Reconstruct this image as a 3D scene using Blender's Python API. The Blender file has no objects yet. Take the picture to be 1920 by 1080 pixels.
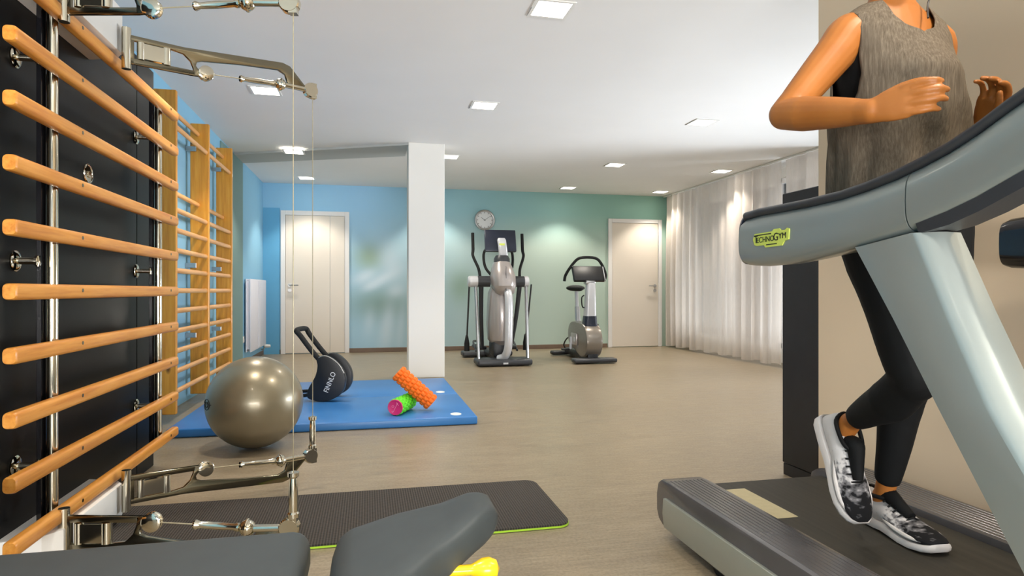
import bpy, bmesh, math, random
from math import sin, cos, pi, radians, sqrt, atan2, exp
from mathutils import Vector as V, Matrix as M4, Euler

random.seed(7)
sc = bpy.context.scene
COL = sc.collection

# ------------------------------------------------------------------ camera, world, daylight, exposure
YAW = math.atan(270 / 1200)
cam_data = bpy.data.cameras.new('camera')
cam_data.sensor_width = 36.0
cam_data.lens = 36.0 * 1200 / 1920
cam_data.shift_y = 5 / 1920
cam_data.clip_start = 0.05
cam = bpy.data.objects.new('camera', cam_data)
cam.location = (0, 0, 0.92)
cam.rotation_euler = (pi / 2, 0, -YAW)
COL.objects.link(cam)
sc.camera = cam

world = bpy.data.worlds.new('world')
sc.world = world
world.use_nodes = True
world.node_tree.nodes['Background'].inputs[0].default_value = (0.80, 0.90, 1.0, 1)
world.node_tree.nodes['Background'].inputs[1].default_value = 0.6

SPOT_W = 66.0
WINDOW_SIDE_W = 260.0
WINDOW_OPEN_W = 300.0
FILL_REAR_W = 560.0

def area_light(name, loc, rot, sx, sy, watts, col):
    l = bpy.data.lights.new(name, 'AREA')
    l.shape = 'RECTANGLE'
    l.size, l.size_y, l.energy, l.color = sx, sy, watts, col
    o = bpy.data.objects.new(name, l)
    o.location, o.rotation_euler = loc, rot
    COL.objects.link(o)
    return o

# daylight outside the curtained window front, aimed up to lift the ceiling; rear lamp is added fill
area_light('daylight_side', (7.0, 7.6, 0.3), (0, pi / 2 + radians(30), 0), 1.6, 6.0, WINDOW_SIDE_W, (0.80, 0.90, 1.0))
area_light('daylight_open', (6.6, 4.6, 0.35), (0, pi / 2 + radians(22), radians(-28)), 1.5, 2.6, WINDOW_OPEN_W, (0.86, 0.92, 1.0))
area_light('fill_rear', (0.3, -3.75, 0.6), (pi / 2 + radians(28), 0, 0), 3.2, 1.6, FILL_REAR_W, (1.0, 0.975, 0.95))

sc.view_settings.view_transform = 'Standard'
sc.view_settings.look = 'None'
sc.view_settings.gamma = 1.0
sc.view_settings.exposure = 0.40
sc.view_settings.use_curve_mapping = False
try:
    sc.cycles.use_denoising = True
    sc.cycles.max_bounces = 10
    sc.cycles.diffuse_bounces = 6
    sc.cycles.glossy_bounces = 5
    sc.cycles.transparent_max_bounces = 8
    sc.cycles.caustics_reflective = False
    sc.cycles.caustics_refractive = False
    sc.cycles.sample_clamp_indirect = 6.0
except Exception:
    pass

# ------------------------------------------------------------------ materials
def lin(c):
    return c / 12.92 if c <= 0.04045 else ((c + 0.055) / 1.055) ** 2.4

def rgb(r, g, b):
    return (lin(r / 255), lin(g / 255), lin(b / 255), 1.0)

MATS = {}

class NT:
    """small node-tree helper"""
    def __init__(self, name):
        self.m = bpy.data.materials.new(name)
        self.m.use_nodes = True
        self.t = self.m.node_tree
        self.b = self.t.nodes['Principled BSDF']
        self.out = self.t.nodes['Material Output']
    def n(self, typ, **kw):
        nd = self.t.nodes.new(typ)
        for k, v in kw.items():
            setattr(nd, k, v)
        return nd
    def l(self, a, b):
        self.t.links.new(a, b)
    def coord(self, kind='Object', scale=(1, 1, 1), rot=(0, 0, 0)):
        tc = self.n('ShaderNodeTexCoord')
        mp = self.n('ShaderNodeMapping')
        mp.inputs['Scale'].default_value = scale
        mp.inputs['Rotation'].default_value = rot
        self.l(tc.outputs[kind], mp.inputs['Vector'])
        return mp.outputs[0]
    def noise(self, vec, scale=5, detail=3, rough=0.5):
        nd = self.n('ShaderNodeTexNoise')
        nd.inputs['Scale'].default_value = scale
        nd.inputs['Detail'].default_value = detail
        nd.inputs['Roughness'].default_value = rough
        self.l(vec, nd.inputs['Vector'])
        return nd.outputs['Fac']
    def ramp(self, fac, stops):
        nd = self.n('ShaderNodeValToRGB')
        e = nd.color_ramp.elements
        while len(e) < len(stops):
            e.new(0.5)
        for el, (p, c) in zip(e, stops):
            el.position, el.color = p, c
        self.l(fac, nd.inputs[0])
        return nd.outputs[0]
    def mix(self, fac, a, b, blend='MIX'):
        nd = self.n('ShaderNodeMix', data_type='RGBA', blend_type=blend)
        for sock, val in ((nd.inputs['Factor'], fac), (nd.inputs[6], a), (nd.inputs[7], b)):
            if hasattr(val, 'links'):
                self.l(val, sock)
            else:
                sock.default_value = val
        return nd.outputs[2]
    def math(self, op, a, b=None, clamp=False):
        nd = self.n('ShaderNodeMath', operation=op)
        nd.use_clamp = clamp
        for i, val in enumerate((a, b)):
            if val is None:
                continue
            if hasattr(val, 'links'):
                self.l(val, nd.inputs[i])
            else:
                nd.inputs[i].default_value = val
        return nd.outputs[0]
    def bump(self, h, strength=0.2, dist=0.01):
        nd = self.n('ShaderNodeBump')
        nd.inputs['Strength'].default_value = strength
        nd.inputs['Distance'].default_value = dist
        self.l(h, nd.inputs['Height'])
        self.l(nd.outputs[0], self.b.inputs['Normal'])
    def set(self, rough=0.5, metal=0.0, spec=0.5, coat=0.0):
        self.b.inputs['Roughness'].default_value = rough
        self.b.inputs['Metallic'].default_value = metal
        self.b.inputs['Specular IOR Level'].default_value = spec
        self.b.inputs['Coat Weight'].default_value = coat
        self.b.inputs['Coat Roughness'].default_value = 0.08

def plain(name, col, rough=0.5, metal=0.0, spec=0.5, coat=0.0, var=0.06, vscale=6.0, bump=0.0, bscale=200.0):
    """a material with slight procedural mottling"""
    t = NT(name)
    v = t.coord('Object')
    f = t.noise(v, vscale, 3)
    dark = tuple(c * (1 - var) for c in col[:3]) + (1,)
    lite = tuple(min(1, c * (1 + var)) for c in col[:3]) + (1,)
    c = t.ramp(f, [(0.3, dark), (0.7, lite)])
    t.l(c, t.b.inputs['Base Color'])
    t.set(rough, metal, spec, coat)
    if bump > 0:
        t.bump(t.noise(v, bscale, 2), bump, 0.002)
    MATS[name] = t.m
    return t.m

def wood(name, c1, c2, c3, along='Y', rough=0.38, knots=False, coat=0.15):
    t = NT(name)
    s = {'Y': (26, 1.6, 26), 'Z': (26, 26, 1.6), 'X': (1.6, 26, 26)}[along]
    v = t.coord('Object', s)
    f = t.noise(v, 1.6, 5, 0.62)
    c = t.ramp(f, [(0.28, c1), (0.52, c2), (0.75, c3)])
    if knots:
        vk = t.coord('Object', {'Y': (7, 3.5, 7), 'Z': (7, 7, 3.5), 'X': (3.5, 7, 7)}[along])
        vo = t.n('ShaderNodeTexVoronoi')
        vo.inputs['Scale'].default_value = 1.0
        t.l(vk, vo.inputs['Vector'])
        kf = t.ramp(vo.outputs['Distance'], [(0.07, (1, 1, 1, 1)), (0.15, (0, 0, 0, 1))])
        c = t.mix(kf, c, tuple(x * 0.32 for x in c1[:3]) + (1,))
    t.l(c, t.b.inputs['Base Color'])
    t.set(rough, 0, 0.45, coat)
    t.bump(f, 0.06, 0.003)
    MATS[name] = t.m
    return t.m

def emitter(name, col, strength):
    t = NT(name)
    v = t.coord('Object')
    f = t.noise(v, 4, 1)
    t.l(t.ramp(f, [(0.3, col), (0.7, col)]), t.b.inputs['Emission Color'])
    t.b.inputs['Emission Strength'].default_value = strength
    t.b.inputs['Base Color'].default_value = (0.9, 0.9, 0.88, 1)
    MATS[name] = t.m
    return t.m

# floor: streaky marbled linoleum, streaks running across the room
t = NT('linoleum')
v1 = t.coord('Object', (1.0, 8.0, 1))
v2 = t.coord('Object', (5.0, 46.0, 1))
v3 = t.coord('Object', (1, 1, 1))
f1 = t.noise(v1, 1.5, 6, 0.65)
f2 = t.noise(v2, 1.6, 5, 0.7)
f3 = t.noise(v3, 90, 3, 0.6)
c = t.ramp(f1, [(0.30, rgb(120, 106, 85)), (0.50, rgb(141, 127, 103)), (0.72, rgb(159, 145, 121))])
c = t.mix(0.45, c, t.ramp(f2, [(0.30, rgb(94, 82, 65)), (0.50, rgb(139, 124, 101)), (0.72, rgb(178, 163, 137))]))
c = t.mix(0.25, c, t.ramp(f3, [(0.35, rgb(92, 81, 68)), (0.6, rgb(158, 146, 126))]))
t.l(c, t.b.inputs['Base Color'])
t.set(0.34, 0, 0.42)
t.l(t.ramp(f1, [(0.3, (0.30,) * 3 + (1,)), (0.7, (0.40,) * 3 + (1,))]), t.b.inputs['Roughness'])
t.bump(f3, 0.05, 0.002)
MATS['linoleum'] = t.m

plain('ceiling_paint', rgb(232, 231, 229), 0.9, spec=0.1, var=0.012, vscale=2, bump=0.05, bscale=300)
plain('white_paint', rgb(228, 226, 220), 0.75, spec=0.2, var=0.015, vscale=2, bump=0.06, bscale=260)
plain('cream_wall', rgb(216, 196, 168), 0.7, spec=0.25, var=0.015, vscale=2, bump=0.06, bscale=260)
plain('blue_wall', rgb(140, 190, 218), 0.75, spec=0.2, var=0.03, vscale=1.2, bump=0.05, bscale=260)
plain('deep_blue_wall', rgb(104, 170, 208), 0.75, spec=0.2, var=0.03, vscale=1.2, bump=0.05, bscale=260)
plain('grey_green_strip', rgb(122, 150, 148), 0.8, spec=0.2, var=0.03, vscale=1.2, bump=0.05, bscale=260)
plain('strip_grey', rgb(186, 189, 187), 0.85, spec=0.15, var=0.02, vscale=1.2, bump=0.05, bscale=260)
plain('brown_baseboard', rgb(112, 92, 76), 0.5, var=0.08, vscale=10)
plain('door_white', rgb(226, 217, 204), 0.4, spec=0.4, var=0.012, vscale=1.5)
plain('door_frame_white', rgb(232, 230, 228), 0.45, spec=0.4, var=0.01, vscale=2)
plain('chrome', rgb(214, 208, 190), 0.09, 1.0, var=0.05, vscale=14)
plain('dark_chrome', rgb(132, 126, 108), 0.16, 1.0, var=0.06, vscale=10)
plain('satin_steel', rgb(190, 190, 190), 0.28, 1.0, var=0.04, vscale=20)
plain('black_panel', rgb(11, 12, 13), 0.38, spec=0.16, var=0.15, vscale=3, bump=0.12, bscale=420)
plain('black_plastic', rgb(24, 25, 28), 0.42, spec=0.5, var=0.1, vscale=14, bump=0.05, bscale=400)
plain('gloss_black', rgb(14, 14, 18), 0.12, spec=0.6, var=0.1, vscale=14)
plain('dark_grey_plastic', rgb(52, 54, 58), 0.4, spec=0.5, var=0.08, vscale=14, bump=0.05, bscale=400)
plain('charcoal_pad', rgb(58, 64, 66), 0.5, spec=0.5, var=0.06, vscale=20)
plain('silver_paint', rgb(148, 155, 151), 0.30, 0.35, spec=0.5, coat=0.25, var=0.03, vscale=4)
plain('silver_side', rgb(160, 164, 154), 0.32, 0.35, spec=0.5, coat=0.2, var=0.03, vscale=4)
plain('warm_silver', rgb(178, 170, 166), 0.28, 0.45, spec=0.5, coat=0.25, var=0.03, vscale=6)
plain('light_silver', rgb(208, 209, 212), 0.3, 0.25, spec=0.5, coat=0.2, var=0.03, vscale=6)
plain('bike_grey', rgb(136, 128, 118), 0.3, 0.35, spec=0.5, coat=0.3, var=0.04, vscale=6)
plain('navy_plastic', rgb(30, 36, 52), 0.3, spec=0.5, var=0.08, vscale=10)
plain('radiator_white', rgb(222, 222, 232), 0.35, spec=0.45, var=0.01, vscale=3)
plain('plastic_white', rgb(232, 231, 226), 0.4, spec=0.4, var=0.01, vscale=3)
plain('dark_cabinet', rgb(34, 32, 32), 0.45, spec=0.4, var=0.15, vscale=9, bump=0.05, bscale=200)
plain('yellow_plastic', rgb(228, 188, 30), 0.25, spec=0.5, var=0.05, vscale=20)
plain('orange_foam', rgb(238, 112, 30), 0.6, spec=0.3, var=0.06, vscale=30)
plain('green_foam', rgb(92, 205, 40), 0.5, spec=0.3, var=0.06, vscale=30)
plain('pink_plastic', rgb(198, 42, 108), 0.45, spec=0.4, var=0.05, vscale=30)
plain('pale_pink', rgb(226, 130, 168), 0.5, var=0.05)
plain('lime_foam', rgb(150, 190, 40), 0.7, var=0.08, vscale=20)
plain('logo_yellow', rgb(214, 226, 100), 0.5, var=0.03, vscale=20)
plain('ink_black', rgb(16, 18, 16), 0.5, var=0.03)
plain('ink_white', rgb(225, 225, 225), 0.5, var=0.03)
plain('rubber_black', rgb(26, 27, 27), 0.7, spec=0.3, var=0.12, vscale=30, bump=0.1, bscale=500)
plain('cable_steel', rgb(186, 176, 148), 0.35, 0.6, var=0.08, vscale=60)
plain('wire_dark', rgb(44, 42, 40), 0.5, var=0.08)
plain('leg_black', rgb(12, 13, 14), 0.75, spec=0.25, var=0.2, vscale=30)
plain('hair_dark', rgb(34, 24, 20), 0.5, spec=0.4, var=0.3, vscale=60)
plain('sole_white', rgb(214, 208, 204), 0.6, spec=0.3, var=0.04, vscale=20)
plain('eye_white', rgb(230, 228, 222), 0.3, var=0.02)
plain('lip', rgb(176, 92, 80), 0.4, var=0.05)
plain('belt_mark', rgb(190, 178, 140), 0.6, var=0.06, vscale=30)
plain('clock_face', rgb(226, 230, 232), 0.35, var=0.01)
wood('beech', rgb(178, 106, 34), rgb(206, 140, 58), rgb(220, 158, 78), 'Y')
wood('pine', rgb(196, 124, 28), rgb(216, 148, 44), rgb(228, 166, 64), 'Z', knots=True)
wood('rung_wood', rgb(200, 136, 70), rgb(222, 162, 98), rgb(232, 180, 120), 'Y')
emitter('lamp_diffuser', (1.0, 0.93, 0.82, 1), 9.0)

# skin
t = NT('skin')
v = t.coord('Object')
c = t.ramp(t.noise(v, 9, 4), [(0.3, rgb(158, 94, 38)), (0.7, rgb(174, 108, 50))])
t.l(c, t.b.inputs['Base Color'])
t.set(0.45, 0, 0.4)
t.b.inputs['Subsurface Weight'].default_value = 0.04
t.b.inputs['Subsurface Radius'].default_value = (0.02, 0.008, 0.004)
MATS['skin'] = t.m

# ball: pearly silver-grey vinyl
t = NT('pearl_vinyl')
v = t.coord('Object')
c = t.ramp(t.noise(v, 3, 3), [(0.3, rgb(126, 117, 95)), (0.7, rgb(138, 129, 107))])
t.l(c, t.b.inputs['Base Color'])
t.set(0.32, 0.45, 0.5, 0.30)
MATS['pearl_vinyl'] = t.m

# grey-brown tank-top jersey with fine vertical slub
t = NT('taupe_jersey')
v = t.coord('Object', (160, 160, 9))
f = t.noise(v, 1.4, 4, 0.7)
c = t.ramp(f, [(0.3, rgb(82, 72, 60)), (0.55, rgb(106, 95, 81)), (0.75, rgb(126, 114, 98))])
t.l(c, t.b.inputs['Base Color'])
t.set(0.9, 0, 0.15)
t.bump(f, 0.15, 0.002)
MATS['taupe_jersey'] = t.m

# knitted shoe upper: white heel running into black towards the toe (object Y is the foot axis)
t = NT('shoe_knit')
tc = t.n('ShaderNodeTexCoord')
sp = t.n('ShaderNodeSeparateXYZ')
t.l(tc.outputs['Object'], sp.inputs[0])
wv = t.n('ShaderNodeTexNoise')
mp = t.n('ShaderNodeMapping')
mp.inputs['Scale'].default_value = (30, 60, 120)
t.l(tc.outputs['Object'], mp.inputs['Vector'])
t.l(mp.outputs[0], wv.inputs['Vector'])
wv.inputs['Scale'].default_value = 1.0
g = t.math('MULTIPLY_ADD', sp.outputs[1], 5.2)
t.t.nodes[-1].inputs[2].default_value = -0.42
g = t.math('ADD', g, t.math('MULTIPLY', t.math('SUBTRACT', wv.outputs[0], 0.5), 1.6))
c = t.ramp(g, [(0.15, rgb(206, 202, 200)), (0.42, rgb(120, 118, 120)), (0.70, rgb(24, 24, 26))])
t.l(c, t.b.inputs['Base Color'])
t.set(0.85, 0, 0.2)
MATS['shoe_knit'] = t.m

# blue vinyl gym mat
t = NT('blue_vinyl')
v = t.coord('Object')
c = t.ramp(t.noise(v, 2.2, 3), [(0.3, rgb(46, 108, 172)), (0.7, rgb(58, 122, 186))])
t.l(c, t.b.inputs['Base Color'])
t.set(0.36, 0, 0.45)
t.bump(t.noise(v, 260, 2), 0.06, 0.002)
MATS['blue_vinyl'] = t.m

# ribbed dark yoga mat
t = NT('ribbed_foam')
v = t.coord('Object')
wv = t.n('ShaderNodeTexWave', wave_type='BANDS', bands_direction='X')
wv.inputs['Scale'].default_value = 30
wv.inputs['Distortion'].default_value = 0.0
t.l(v, wv.inputs['Vector'])
wv2 = t.n('ShaderNodeTexWave', wave_type='BANDS', bands_direction='Y')
wv2.inputs['Scale'].default_value = 30
t.l(v, wv2.inputs['Vector'])
h = t.math('ADD', wv.outputs['Fac'], t.math('MULTIPLY', wv2.outputs['Fac'], 0.5))
c = t.ramp(t.math('MULTIPLY', h, 0.66), [(0.1, rgb(36, 33, 30)), (0.9, rgb(76, 70, 64))])
t.l(c, t.b.inputs['Base Color'])
t.set(0.75, 0, 0.3)
t.bump(h, 0.5, 0.004)
MATS['ribbed_foam'] = t.m

# running belt
t = NT('running_belt')
v = t.coord('Object', (60, 1.2, 1))
c = t.ramp(t.noise(v, 1.2, 3), [(0.3, rgb(48, 45, 39)), (0.7, rgb(60, 56, 48))])
t.l(c, t.b.inputs['Base Color'])
t.set(0.62, 0, 0.35)
MATS['running_belt'] = t.m

# grooved glossy foot rail
plain('foot_rail', rgb(78, 76, 77), 0.22, 0.0, spec=0.6, var=0.08, vscale=6)

# sheer curtain: thin weave, part see-through, part glowing with light from behind
def sheer(name, col, alpha):
    t = NT(name)
    v = t.coord('Object', (1, 40, 4))
    f = t.noise(v, 3, 3)
    cc = t.ramp(f, [(0.3, tuple(x * 0.94 for x in col[:3]) + (1,)), (0.7, col)])
    d = t.n('ShaderNodeBsdfDiffuse')
    tr = t.n('ShaderNodeBsdfTranslucent')
    tp = t.n('ShaderNodeBsdfTransparent')
    t.l(cc, d.inputs[0]); t.l(cc, tr.inputs[0])
    m1 = t.n('ShaderNodeMixShader'); m1.inputs[0].default_value = 0.22
    t.l(d.outputs[0], m1.inputs[1]); t.l(tr.outputs[0], m1.inputs[2])
    m2 = t.n('ShaderNodeMixShader'); m2.inputs[0].default_value = alpha
    t.l(m1.outputs[0], m2.inputs[1]); t.l(tp.outputs[0], m2.inputs[2])
    t.l(m2.outputs[0], t.out.inputs['Surface'])
    MATS[name] = t.m
sheer('sheer_curtain', rgb(222, 212, 202), 0.14)

# window glass
t = NT('window_glass')
gl = t.n('ShaderNodeBsdfGlossy'); gl.inputs['Roughness'].default_value = 0.02
tp = t.n('ShaderNodeBsdfTransparent')
fr = t.n('ShaderNodeFresnel'); fr.inputs[0].default_value = 1.45
m = t.n('ShaderNodeMixShader')
t.l(fr.outputs[0], m.inputs[0]); t.l(tp.outputs[0], m.inputs[1]); t.l(gl.outputs[0], m.inputs[2])
t.l(m.outputs[0], t.out.inputs['Surface'])
MATS['window_glass'] = t.m

# printed mural on the back wall: a blurred leaf-and-water picture running from sky blue to pale green, plus painted shade at the top
def mural(name, base_stops, top_shade, blobs, x0, x1):
    t = NT(name)
    tc = t.n('ShaderNodeTexCoord')
    sp = t.n('ShaderNodeSeparateXYZ')
    t.l(tc.outputs['Object'], sp.inputs[0])
    X, Z = sp.outputs[0], sp.outputs[2]
    fx = t.math('DIVIDE', t.math('SUBTRACT', X, x0), x1 - x0, True)
    c = t.ramp(fx, base_stops)
    if top_shade:  # shaded tone of the unlit upper wall, put into the colour
        fz = t.math('MULTIPLY', t.math('SUBTRACT', Z, top_shade[0]), 1.0 / (top_shade[1] - top_shade[0]), True)
        c = t.mix(t.math('MULTIPLY', fz, top_shade[3]), c, t.ramp(fx, top_shade[2]))
    for (bx, bz, rx, rz, ang, col, k) in blobs:
        dx = t.math('SUBTRACT', X, bx)
        dz = t.math('SUBTRACT', Z, bz)
        ca, sa = cos(ang), sin(ang)
        u = t.math('DIVIDE', t.math('ADD', t.math('MULTIPLY', dx, ca), t.math('MULTIPLY', dz, sa)), rx)
        w = t.math('DIVIDE', t.math('SUBTRACT', t.math('MULTIPLY', dz, ca), t.math('MULTIPLY', dx, sa)), rz)
        r2 = t.math('ADD', t.math('MULTIPLY', u, u), t.math('MULTIPLY', w, w))
        f = t.math('MULTIPLY', t.math('POWER', 2.718, t.math('MULTIPLY', r2, -1.0)), k)
        c = t.mix(f, c, col)
    t.l(c, t.b.inputs['Base Color'])
    t.set(0.7, 0, 0.25)
    MATS[name] = t.m

BL = []
pale = rgb(208, 224, 234)
sage = rgb(140, 164, 142)
BL += [(0.02, 1.42, 0.22, 0.20, 0.0, rgb(156, 178, 148), 0.8),
       (0.18, 0.72, 0.52, 0.26, 0.0, rgb(122, 148, 138), 0.85),
       (-0.05, 1.13, 0.17, 0.085, 0.45, pale, 0.75),
       (0.22, 1.10, 0.26, 0.075, 0.5, pale, 0.8),
       (0.05, 1.00, 0.12, 0.06, 0.4, pale, 0.55),
       (0.34, 1.35, 0.16, 0.28, 0.3, pale, 0.6),
       (0.42, 0.92, 0.14, 0.10, 0.2, pale, 0.5),
       (0.02, 0.45, 0.08, 0.20, -0.1, pale, 0.35),
       (0.28, 0.36, 0.10, 0.36, -0.12, pale, 0.6),
       (0.48, 0.34, 0.06, 0.36, -0.1, pale, 0.4),
       (1.40, 0.98, 0.20, 0.26, 0.0, rgb(140, 168, 148), 0.75)]
mural('mural_print',
      [(0.0, rgb(150, 196, 220)), (0.18, rgb(164, 202, 224)), (0.36, rgb(172, 202, 212)), (0.62, rgb(184, 203, 194)), (1.0, rgb(180, 202, 188))],
      (1.60, 2.15, [(0.0, rgb(146, 196, 226)), (0.22, rgb(160, 206, 238)), (0.45, rgb(152, 196, 208)), (0.8, rgb(148, 190, 180)), (1.0, rgb(142, 184, 170))], 1.0),
      BL, -1.48, 4.8)

# ------------------------------------------------------------------ mesh builder
def frame_of(d):
    d = d.normalized()
    up = V((0, 0, 1)) if abs(d.z) < 0.95 else V((1, 0, 0))
    a = d.cross(up).normalized()
    b = a.cross(d).normalized()
    return a, b

class MB:
    def __init__(self):
        self.bm = bmesh.new()
        self.X = M4.Identity(4)
    def _v(self, p):
        return self.bm.verts.new(self.X @ V(p))
    def _f(self, vs):
        try:
            return self.bm.faces.new(vs)
        except ValueError:
            return None
    def merge(self, other, mat=None):
        mat = mat or M4.Identity(4)
        mp = {}
        for v in other.verts:
            mp[v] = self.bm.verts.new(self.X @ (mat @ v.co))
        for f in other.faces:
            self._f([mp[v] for v in f.verts])
    def box(self, lo, hi, r=0.0, seg=2, mat=None):
        b = bmesh.new()
        lo, hi = V(lo), V(hi)
        mm = M4.Translation((lo + hi) / 2) @ M4.Diagonal((*(hi - lo), 1))
        bmesh.ops.create_cube(b, size=1.0, matrix=mm)
        if r > 0:
            r = min(r, min(hi - lo) * 0.49)
            bmesh.ops.bevel(b, geom=b.edges[:], offset=r, segments=seg, profile=0.5, affect='EDGES')
        self.merge(b, mat)
        b.free()
        return self
    def obox(self, c, size, rot, r=0.0, seg=2):
        s = V(size) / 2
        return self.box(-s, s, r, seg, M4.Translation(c) @ Euler(rot).to_matrix().to_4x4())
    def loft(self, rings, cap=True, close=False):
        vs = [[self._v(p) for p in r] for r in rings]
        n = len(vs[0])
        m = len(vs)
        for i in range(m if close else m - 1):
            a, b = vs[i], vs[(i + 1) % m]
            for j in range(n):
                self._f([a[j], a[(j + 1) % n], b[(j + 1) % n], b[j]])
        if cap and not close:
            self._f(list(reversed(vs[0])))
            self._f(vs[-1])
        return self
    def cyl(self, p0, p1, r, r2=None, n=16, cap=True):
        p0, p1 = V(p0), V(p1)
        r2 = r if r2 is None else r2
        a, b = frame_of(p1 - p0)
        ring = lambda p, q: [p + a * (q * cos(2 * pi * k / n)) + b * (q * sin(2 * pi * k / n)) for k in range(n)]
        return self.loft([ring(p0, r), ring(p1, r2)], cap)
    def turn(self, p0, p1, prof, n=20):
        """lathe: prof = [(s, r)] with s in metres along p0->p1"""
        p0, p1 = V(p0), V(p1)
        d = (p1 - p0).normalized()
        a, b = frame_of(d)
        rings = []
        for s, r in prof:
            r = max(r, 0.0004)
            rings.append([p0 + d * s + a * (r * cos(2 * pi * k / n)) + b * (r * sin(2 * pi * k / n)) for k in range(n)])
        return self.loft(rings)
    def tube(self, pts, r, n=12, smooth=0, closed=False, cap=True):
        pts = [V(p) for p in pts]
        if smooth:
            pts = spline(pts, smooth, closed)
        m = len(pts)
        rr = r if hasattr(r, '__len__') else None
        rings = []
        pa = None
        for i, p in enumerate(pts):
            if closed:
                d = pts[(i + 1) % m] - pts[i - 1]
            else:
                d = pts[min(i + 1, m - 1)] - pts[max(i - 1, 0)]
            d.normalize()
            if pa is None:
                a, b = frame_of(d)
            else:
                a = (pa - d * pa.dot(d)).normalized()
                b = a.cross(d).normalized() * -1
                b = d.cross(a).normalized()
            if pa is None:
                b = d.cross(a).normalized()
            pa = a
            q = r if rr is None else (rr[i] if len(rr) == m else interp(rr, i / (m - 1)))
            rings.append([p + a * (q * cos(2 * pi * k / n)) + b * (q * sin(2 * pi * k / n)) for k in range(n)])
        return self.loft(rings, cap and not closed, closed)
    def prism(self, poly, o, u, w, th):
        """polygon (2D list) in the plane o + u*x + w*y, extruded by th along u x w, centred"""
        o, u, w = V(o), V(u).normalized(), V(w).normalized()
        nrm = u.cross(w).normalized()
        A = [self._v(o + u * x + w * y - nrm * th / 2) for x, y in poly]
        B = [self._v(o + u * x + w * y + nrm * th / 2) for x, y in poly]
        self._f(list(reversed(A)))
        self._f(B)
        n = len(poly)
        for i in range(n):
            self._f([A[i], A[(i + 1) % n], B[(i + 1) % n], B[i]])
        return self
    def ball(self, c, r, nu=24, nv=14):
        b = bmesh.new()
        bmesh.ops.create_uvsphere(b, u_segments=nu, v_segments=nv, radius=1.0)
        rx = r if hasattr(r, '__len__') else (r, r, r)
        self.merge(b, M4.Translation(c) @ M4.Diagonal((*rx, 1)))
        b.free()
        return self
    def ring(self, c, nrm, R, r, n=32, m=10):
        c, nrm = V(c), V(nrm).normalized()
        a, b = frame_of(nrm)
        pts = [c + a * (R * cos(2 * pi * k / n)) + b * (R * sin(2 * pi * k / n)) for k in range(n)]
        return self.tube(pts, r, m, closed=True)
    def disc(self, c, nrm, R, th, n=28):
        c, nrm = V(c), V(nrm).normalized()
        return self.cyl(c, c + nrm * th, R, n=n)
    def build(self, name, mat, parent=None, world=True, label=None, sharp=35, bevel=0.0):
        bm = self.bm
        bmesh.ops.remove_doubles(bm, verts=bm.verts[:], dist=1e-6)
        if bevel > 0:
            ed = [e for e in bm.edges if len(e.link_faces) == 2 and e.calc_face_angle(0) > radians(40)]
            bmesh.ops.bevel(bm, geom=ed, offset=bevel, segments=2, profile=0.6, affect='EDGES', clamp_overlap=True)
        bmesh.ops.recalc_face_normals(bm, faces=bm.faces[:])
        if parent is not None and world:
            p = parent
            while p.parent is not None:
                p = p.parent
            bmesh.ops.translate(bm, verts=bm.verts[:], vec=-V(p.location))
        for f in bm.faces:
            f.smooth = True
        lim = radians(sharp)
        for e in bm.edges:
            e.smooth = not (len(e.link_faces) == 2 and e.calc_face_angle(0) > lim)
        me = bpy.data.meshes.new(name)
        bm.to_mesh(me)
        bm.free()
        me.materials.append(MATS[mat] if isinstance(mat, str) else mat)
        o = bpy.data.objects.new(name, me)
        COL.objects.link(o)
        if parent is not None:
            o.parent = parent
        if label:
            o['label'] = label
        return o

def spline(pts, k, closed=False):
    out = []
    n = len(pts)
    segs = n if closed else n - 1
    for i in range(segs):
        p0 = pts[i - 1] if (closed or i > 0) else pts[0] * 2 - pts[1]
        p1 = pts[i]
        p2 = pts[(i + 1) % n]
        p3 = pts[(i + 2) % n] if (closed or i + 2 < n) else pts[-1] * 2 - pts[-2]
        for j in range(k):
            q = j / k
            out.append(0.5 * ((2 * p1) + (p2 - p0) * q + (2 * p0 - 5 * p1 + 4 * p2 - p3) * q * q + (3 * p1 - p0 - 3 * p2 + p3) * q ** 3))
    if not closed:
        out.append(pts[-1])
    return out

def interp(arr, f):
    x = f * (len(arr) - 1)
    i = min(int(x), len(arr) - 2)
    return arr[i] * (1 - (x - i)) + arr[i + 1] * (x - i)

def table(tab, x):
    """piecewise linear lookup in [(x, v...)]"""
    if x <= tab[0][0]:
        return tab[0][1:]
    for a, b in zip(tab, tab[1:]):
        if x <= b[0]:
            f = (x - a[0]) / (b[0] - a[0])
            return tuple(p * (1 - f) + q * f for p, q in zip(a[1:], b[1:]))
    return tab[-1][1:]

def thing(name, label, cat, loc=(0, 0, 0), rotz=0.0, group=None):
    o = bpy.data.objects.new(name, None)
    o.empty_display_size = 0.1
    o.location = loc
    o.rotation_euler = (0, 0, rotz)
    COL.objects.link(o)
    return tag(o, label, cat, group)

def tag(o, label, cat, group=None):
    o['label'] = label
    o['category'] = cat
    if group:
        o['group'] = group
    return o

def struct(o, label=None):
    o['kind'] = 'structure'
    if label:
        o['label'] = label
    return o

def text_mesh(txt, size, extrude=0.0004):
    cu = bpy.data.curves.new('lettering', 'FONT')
    cu.body = txt
    cu.size = size
    cu.extrude = extrude
    cu.align_x, cu.align_y = 'CENTER', 'CENTER'
    ob = bpy.data.objects.new('lettering_source', cu)
    COL.objects.link(ob)
    bpy.context.view_layer.update()
    me = bpy.data.meshes.new_from_object(ob.evaluated_get(bpy.context.evaluated_depsgraph_get()))
    bpy.data.objects.remove(ob)
    bpy.data.curves.remove(cu)
    return me

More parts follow.
